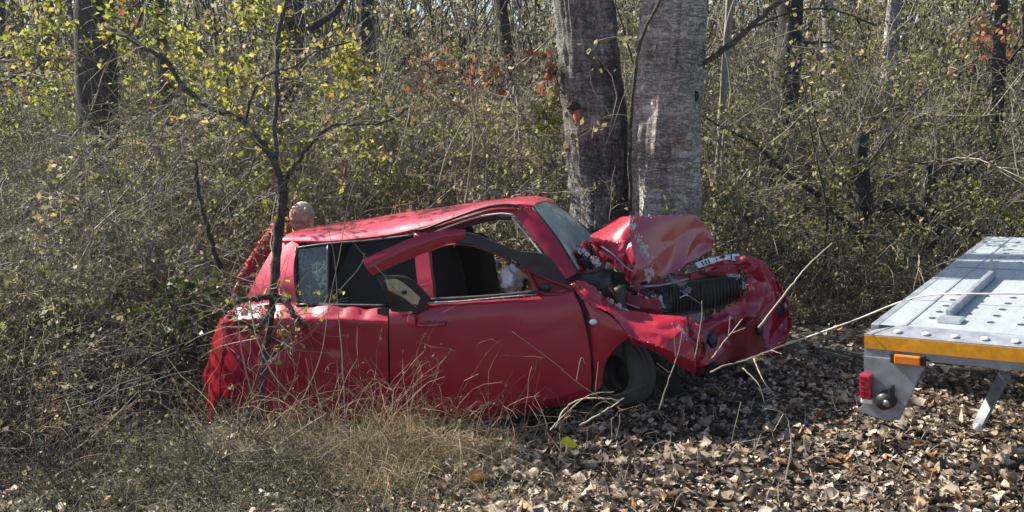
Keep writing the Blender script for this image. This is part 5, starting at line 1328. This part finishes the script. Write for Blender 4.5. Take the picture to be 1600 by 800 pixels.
blades('dry_grass', 'thin green grass shoots in the leaf litter by the trailer', 0, 0, 1, 1, 500, .04, .11, .0014, 'olive', 204, .6, box=(.3, 2.6, 4.2, 5.4))
blades('dry_grass', 'pale dry grass at the foot of the thicket', 0, 0, 1, 1, 5000, .2, .6, .003, 'straw', 205, .9, box=(1.2, 5.5, 8.4, 9.6))
tangle('litter_twigs', 'scattered thin dead twigs lying in the leaf litter', [(-.2, 3.2, 4.2, 5.6, 1)], 'twig_grey', 'brown', 150, 0, 302, .12, .45, .0022, .02, 4.0)
tangle('undergrowth', 'grey dry brush in the left foreground', [(-3.2, -1.6, 4.3, 5.4, 2), (-1.6, -.9, 4.4, 5.0, 1)], 'twig', 'brown', 800, 900, 303, .2, .6, .0017, .025, 1.4)
blades('dry_grass', 'tall straw stalks standing before the rear quarter of the car', -1.0, 4.98, .42, .10, 200, .35, .75, .0016, 'straw', 207, .8, .35)
tangle('dead_stems', 'reddish wiry dead stems standing against the car door', [(-1.55, -.5, 4.75, 5.15, 2), (-.5, .4, 4.75, 5.1, .6)], 'twig_russet', 'brown', 230, 200, 301, .3, .85, .0017, .022, 1.0)

# ---- leaf litter
TL = np.array([[0, 0], [.22, .26], [.55, .34], [.85, .16], [1.05, 0], [.85, -.16], [.55, -.34], [.22, -.26], [.35, 0], [.7, 0]])
TF = [(0, 8, 1), (1, 8, 9), (1, 9, 2), (2, 9, 3), (3, 9, 4), (0, 7, 8), (7, 6, 9), (7, 9, 8), (6, 5, 9), (5, 4, 9)]
TF = np.array(TF)
def litter_leaf(size, wide, curl, fold, twist, r):
    u, v = TL[:, 0], TL[:, 1] * wide
    z = curl * (u - .5) ** 2 + fold * np.abs(v) + twist * (u - .5) * v + r.normal(0, .03, 10)
    return np.stack([(u - .5), v, z], -1) * size
def litter(r, X, Yv, size, lift):
    n = len(X)
    u, v = TL[:, 0][None], TL[:, 1][None] * r.uniform(.75, 1.35, n)[:, None]
    z = r.normal(.15, .65, n)[:, None] * (u - .5) ** 2 + r.normal(.15, .45, n)[:, None] * np.abs(v) + r.normal(0, .8, n)[:, None] * (u - .5) * v + r.normal(0, .07, (n, 10))
    P = np.stack([np.broadcast_to(u - .5, v.shape), v, z], -1) * size[:, None, None]
    up = nrm(r.normal(0, .28, (n, 3)) * [1, 1, .3] + [0, 0, 1.0])
    a = nrm(np.cross(up, nrm(r.normal(0, 1, (n, 3))))); b = np.cross(up, a)
    Wd = P[..., 0:1] * a[:, None] + P[..., 1:2] * b[:, None] + P[..., 2:3] * up[:, None]
    zz = terrain(X, Yv) + lift
    Wd = Wd + np.stack([X, Yv, zz], -1)[:, None]
    Fq = (np.arange(n) * 10)[:, None, None] + TF[None]
    return Wd.reshape(-1, 3), Fq.reshape(-1, 3)
r = np.random.default_rng(401)
n1 = 24000
Yv = r.uniform(3.9, 6.4, n1); X = r.uniform(-.60, .66, n1) * Yv
n2 = 18000
Y2 = r.uniform(6.2, 10.5, n2); X2 = r.uniform(-.62, .66, n2) * Y2
X, Yv = np.concatenate([X, X2]), np.concatenate([Yv, Y2])
dens = .62 + .55 * fbm(np.stack([X * 1.6, Yv * 1.6, X * 0], -1), 5, 3) - 1.1 * np.clip((-X - .05) / .7, 0, 1) * (Yv < 5.6)
kp = r.random(len(X)) < np.clip(dens, np.where((X < -.3) & (Yv < 5.6), .06, .5), 1); X, Yv = X[kp], Yv[kp]; n = len(X)
v_, f_ = litter(r, X, Yv, np.clip(r.lognormal(-3.18, .40, n), .02, .10), r.uniform(.0, .03, n))
nf = 26000
Yq = r.uniform(3.9, 6.6, nf); Xq = r.uniform(-.60, .66, nf) * Yq
v2, f2_ = kites(r, np.stack([Xq, Yq, terrain(Xq, Yq) + r.uniform(.004, .03, nf)], -1), np.clip(r.lognormal(-3.9, .4, nf), .008, .04), .3, .7)
f2_ = np.vstack([f2_[:, [0, 1, 2]], f2_[:, [0, 2, 3]]])
f_ = np.vstack([f_, f2_ + len(v_)]); v_ = np.vstack([v_, v2])
o = link('leaf_litter', mesh('leaf_litter', v_, f_), None, L_['litter']); tag(o, 'thick carpet of curled pale brown fallen leaves on the ground', 'leaf litter', kind='stuff')
# the leaves that show largest, one by one
protos = []
for q in range(12):
    me = mesh('leaf', litter_leaf(1.0, r.uniform(.8, 1.3), r.normal(.4, 1.0), r.normal(.3, .8), r.normal(0, 1.4), r), TF)
    me.materials.append(L_['litter']); protos.append(me)
for q in range(300):
    yy = r.uniform(4.15, 5.0); xx = r.uniform(.0, .60) * yy if q < 285 else r.uniform(-.5, .1) * yy
    o = bpy.data.objects.new('leaf', protos[q % 12]); C.objects.link(o); o.parent = ground
    o.location = (xx, yy, float(terrain(xx, yy)) + r.uniform(.02, .045)); o.rotation_euler = (r.normal(0, .6), r.normal(0, .6), r.uniform(0, 6.28)); s = r.uniform(.05, .085); o.scale = (s, s, s)
me = mesh('yellow_leaf', litter_leaf(.10, 1.25, .2, .2, .3, r), TF)
yl = link('yellow_leaf', me, None, simple('bright_yellow_leaf', (0.75, 0.66, 0.02), .5, 0, .15, 40))
p = on_ground(887, 708); yl.location = (p[0], p[1], p[2] + .045); yl.rotation_euler = (.9, .1, .4)
tag(yl, 'single bright yellow leaf lying in front of the door', 'leaf')

# shrubs that still share a label are told apart by their place
same = {}
for o in [o for o in bpy.data.objects if o.parent is None and o.get('category') == 'shrub']:
    same.setdefault(o['label'], []).append(o)
for lb, os_ in same.items():
    if len(os_) > 1:
        os_.sort(key=lambda o: o.location.x / o.location.y)
        nm = {2: ('left', 'right'), 3: ('left', 'middle', 'right')}.get(len(os_))
        if nm:
            for o, q in zip(os_, nm): o['label'] = lb + ', %s one' % q

# the few leaves left on the sapling
r = np.random.default_rng(515)
tv = [c for c in sapling.children if c.name.startswith('twigs')][0].data.vertices
pts = np.array([v.co for v in tv])[r.integers(0, len(tv), 190)] + r.normal(0, .01, (190, 3))
link('crown', mesh('crown', *kites(r, pts, .042 * r.uniform(.5, 1.3, 190))), sapling, L_['yellow'])
# ------------------------------------------------------------------ person stooping behind the tail
M['skin'] = simple('skin', (0.62, 0.28, 0.23), 0.5, 0, 0.12, 30, 0.1)
M['hair'] = simple('grey_stubble_hair', (0.50, 0.43, 0.34), 0.8, 0, 0.25, 80, 0.5)
M['jacket'] = simple('red_jacket', (0.50, 0.020, 0.028), 0.75, 0, 0.25, 14, 0.5)
M['trousers'] = simple('dark_trousers', (0.03, 0.03, 0.04), 0.85, 0, 0.25, 14, 0.4)
def union_mesh(name, items, voxel, mat, parent):
    """items: spheres (centre, (rx,ry,rz)) and capsules (a, b, ra, rb) merged into one continuous skin"""
    bm = bmesh.new()
    def sph(c, s, sub=2):
        v = bmesh.ops.create_icosphere(bm, subdivisions=sub, radius=1.0)['verts']
        bmesh.ops.scale(bm, vec=Vector(s), verts=v); bmesh.ops.translate(bm, vec=Vector(c), verts=v)
    for it in items:
        if len(it) == 2: sph(it[0], it[1], 3)
        else:
            a, b, ra, rb = np.asarray(it[0]), np.asarray(it[1]), it[2], it[3]
            n = max(2, int(np.linalg.norm(b - a) / (min(ra, rb) * .6)) + 1)
            for t in np.linspace(0, 1, n):
                q = ra * (1 - t) + rb * t; sph(a * (1 - t) + b * t, (q, q, q))
    me = bpy.data.meshes.new(name); bm.to_mesh(me); bm.free()
    o = link(name, me, parent, mat, True)
    md = o.modifiers.new('skin', 'REMESH'); md.mode = 'VOXEL'; md.voxel_size = voxel; md.use_smooth_shade = True
    sm = o.modifiers.new('smooth', 'SMOOTH'); sm.factor = .5; sm.iterations = 3
    return o
pb_ = np.array([-1.62, 7.95, float(terrain(-1.62, 7.95))])
person = empty('person', pb_); tag(person, 'stooping person in a red jacket with short grey hair behind the tail of the car', 'person')
Wp = lambda p: np.asarray(p, float) - pb_
hd = Wp(at(471, 340, 7.75)); nk = hd + [.035, .02, -.15]; scn = nk + [.03, .03, -.09]
sl = Wp(at(436, 359, 7.72)); sr = 2 * scn - sl + np.array([.04, .05, .02])
el, ha = Wp(at(404, 400, 7.60)), Wp(at(376, 440, 7.48))
er = sr + np.array([.12, .12, -.24]); hr = er + np.array([-.16, .16, -.10])
ch_ = scn + np.array([.05, .04, -.14]); wa = scn + np.array([.13, .08, -.34]); pv = scn + np.array([.16, .06, -.46])
hl, hrp = pv + np.array([-.09, -.02, -.02]), pv + np.array([.09, .02, -.02])
kl, kr = hl + np.array([-.26, .20, .04]), hrp + np.array([-.10, .32, .04])
fl_, fr_ = np.array([kl[0] + .06, kl[1] - .04, .07]), np.array([kr[0] + .04, kr[1] - .10, .07])
f_ = np.array([-.82, -.34, -.40]); f_ /= np.linalg.norm(f_)       # where the face looks
s_ = np.cross(f_, [0, 0, 1.0]); s_ /= np.linalg.norm(s_); u_ = np.cross(s_, f_)
def H_(a, b, c): return hd + f_ * a + s_ * b + u_ * c
skin = [(hd + u_ * .02, (.088, .082, .095)), (H_(-.025, 0, .03), (.085, .078, .085)), (H_(.045, 0, -.05), (.055, .055, .06)), (H_(.055, 0, -.085), (.035, .038, .03)),
        (H_(.098, 0, -.012), (.014, .014, .022)), (H_(.112, 0, -.028), (.015, .015, .012)), (H_(.085, 0, -.06), (.014, .025, .010)),
        (H_(.075, .032, .022), (.02, .022, .010)), (H_(.075, -.032, .022), (.02, .022, .010)),
        (H_(-.012, .086, -.012), (.020, .016, .036)), (H_(-.012, -.086, -.012), (.020, .016, .036)),
        (H_(-.03, 0, -.05), nk, .056, .058), (nk, scn, .06, .07), (scn, wa, .12, .12), (wa, pv, .12, .14), (sl, scn, .055, .07), (sr, scn, .055, .07),
        (sl, el, .048, .038), (el, ha, .038, .026), (sr, er, .048, .038), (er, hr, .038, .026),
        (hl, kl, .08, .055), (kl, fl_, .052, .036), (hrp, kr, .08, .055), (kr, fr_, .052, .036),
        (fl_ + [0, 0, -.02], fl_ + [-.14, .08, -.035], .038, .03), (fr_ + [0, 0, -.02], fr_ + [-.12, .12, -.035], .038, .03)]
def hand(w_, d, side):
    d = d / np.linalg.norm(d); n_ = np.cross(d, side); n_ /= np.linalg.norm(n_); side = np.cross(n_, d)
    pc = w_ + d * .045
    out = [(w_, w_ + d * .08, .024, .022), (w_ + side * .022 + d * .03, w_ + side * .026 + d * .08, .014, .014), (w_ - side * .022 + d * .03, w_ - side * .026 + d * .08, .014, .014)]
    for k, (off, L) in enumerate(((-.032, .062), (-.011, .074), (.011, .080), (.032, .070))):
        b0 = w_ + d * .085 + side * off; b1 = b0 + d * L * .5 + n_ * .010; b2 = b1 + d * L * .38 + n_ * .026
        out += [(b0, b1, .0095, .0085), (b1, b2, .0085, .0075)]
    t0 = w_ + d * .035 + side * .034; t1 = t0 + (d * .6 + side * .7) * .035; out += [(t0, t1, .0115, .010), (t1, t1 + d * .032 + n_ * .008, .010, .0085)]
    return out
skin += hand(ha, ha - el, np.array([0, 1.0, .2])) + hand(hr, hr - er, np.array([0, .3, 1.0]))
union_mesh('body', skin, .007, M['skin'], person)
union_mesh('hair', [(H_(-.032, 0, .040), (.084, .080, .080)), (H_(-.062, 0, -.002), (.050, .062, .055))], .008, M['hair'], person)
jk = [(scn, ch_, .165, .175), (ch_, wa, .175, .165), (wa, pv + [0, 0, .04], .165, .17), (sl, scn, .085, .12), (sr, scn, .085, .12), (sl, el, .076, .060), (el, el * .1 + ha * .9, .060, .046), (sr, er, .076, .060), (er, er * .1 + hr * .9, .060, .046), (nk + [0, 0, -.03], scn, .078, .10)]
rj = np.random.default_rng(3)
for a, b in ((sl, el), (el, ha)):
    for t in np.linspace(.12, .85, 4):                                # sleeve creases
        c = a * (1 - t) + b * t + rj.normal(0, .012, 3); jk.append((c, (.068, .068, .06) if a is sl else (.056, .056, .05)))
union_mesh('jacket', jk, .010, M['jacket'], person)
union_mesh('trousers', [(pv, hl, .17, .12), (pv, hrp, .17, .12), (hl, kl, .105, .078), (kl, kl * .12 + fl_ * .88, .074, .062), (hrp, kr, .105, .078), (kr, kr * .12 + fr_ * .88, .074, .062)], .012, M['trousers'], person)
for q, dv in ((fl_, (-.13, .08)), (fr_, (-.11, .11))):
    union_mesh('shoe', [(q + [0, 0, -.02], q + [dv[0], dv[1], -.03], .050, .042), (q + [dv[0] * -.25, dv[1] * -.25, -.03], q + [dv[0], dv[1], -.045], .04, .035)], .010, M['black'], person)

# ------------------------------------------------------------------ autumn haze hanging in the wood
bm = bmesh.new(); bmesh.ops.create_cube(bm, size=1.0)
me = bpy.data.meshes.new('haze'); bm.to_mesh(me); bm.free()
haze = link('haze', me); haze.scale = (150, 116, 15.0); haze.location = (0, 15.5, 6.0)
hm = bpy.data.materials.new('haze'); hm.use_nodes = True; hm.node_tree.nodes.clear()
ho = hm.node_tree.nodes.new('ShaderNodeOutputMaterial'); hv = hm.node_tree.nodes.new('ShaderNodeVolumePrincipled')
hv.inputs['Color'].default_value = (.93, .95, 1.0, 1); hv.inputs['Density'].default_value = 0.0010; hv.inputs['Anisotropy'].default_value = 0.7
hm.node_tree.links.new(hv.outputs[0], ho.inputs['Volume'])
me.materials.append(hm)
tag(haze, 'thin pale haze hanging between the trees', 'haze', kind='stuff')
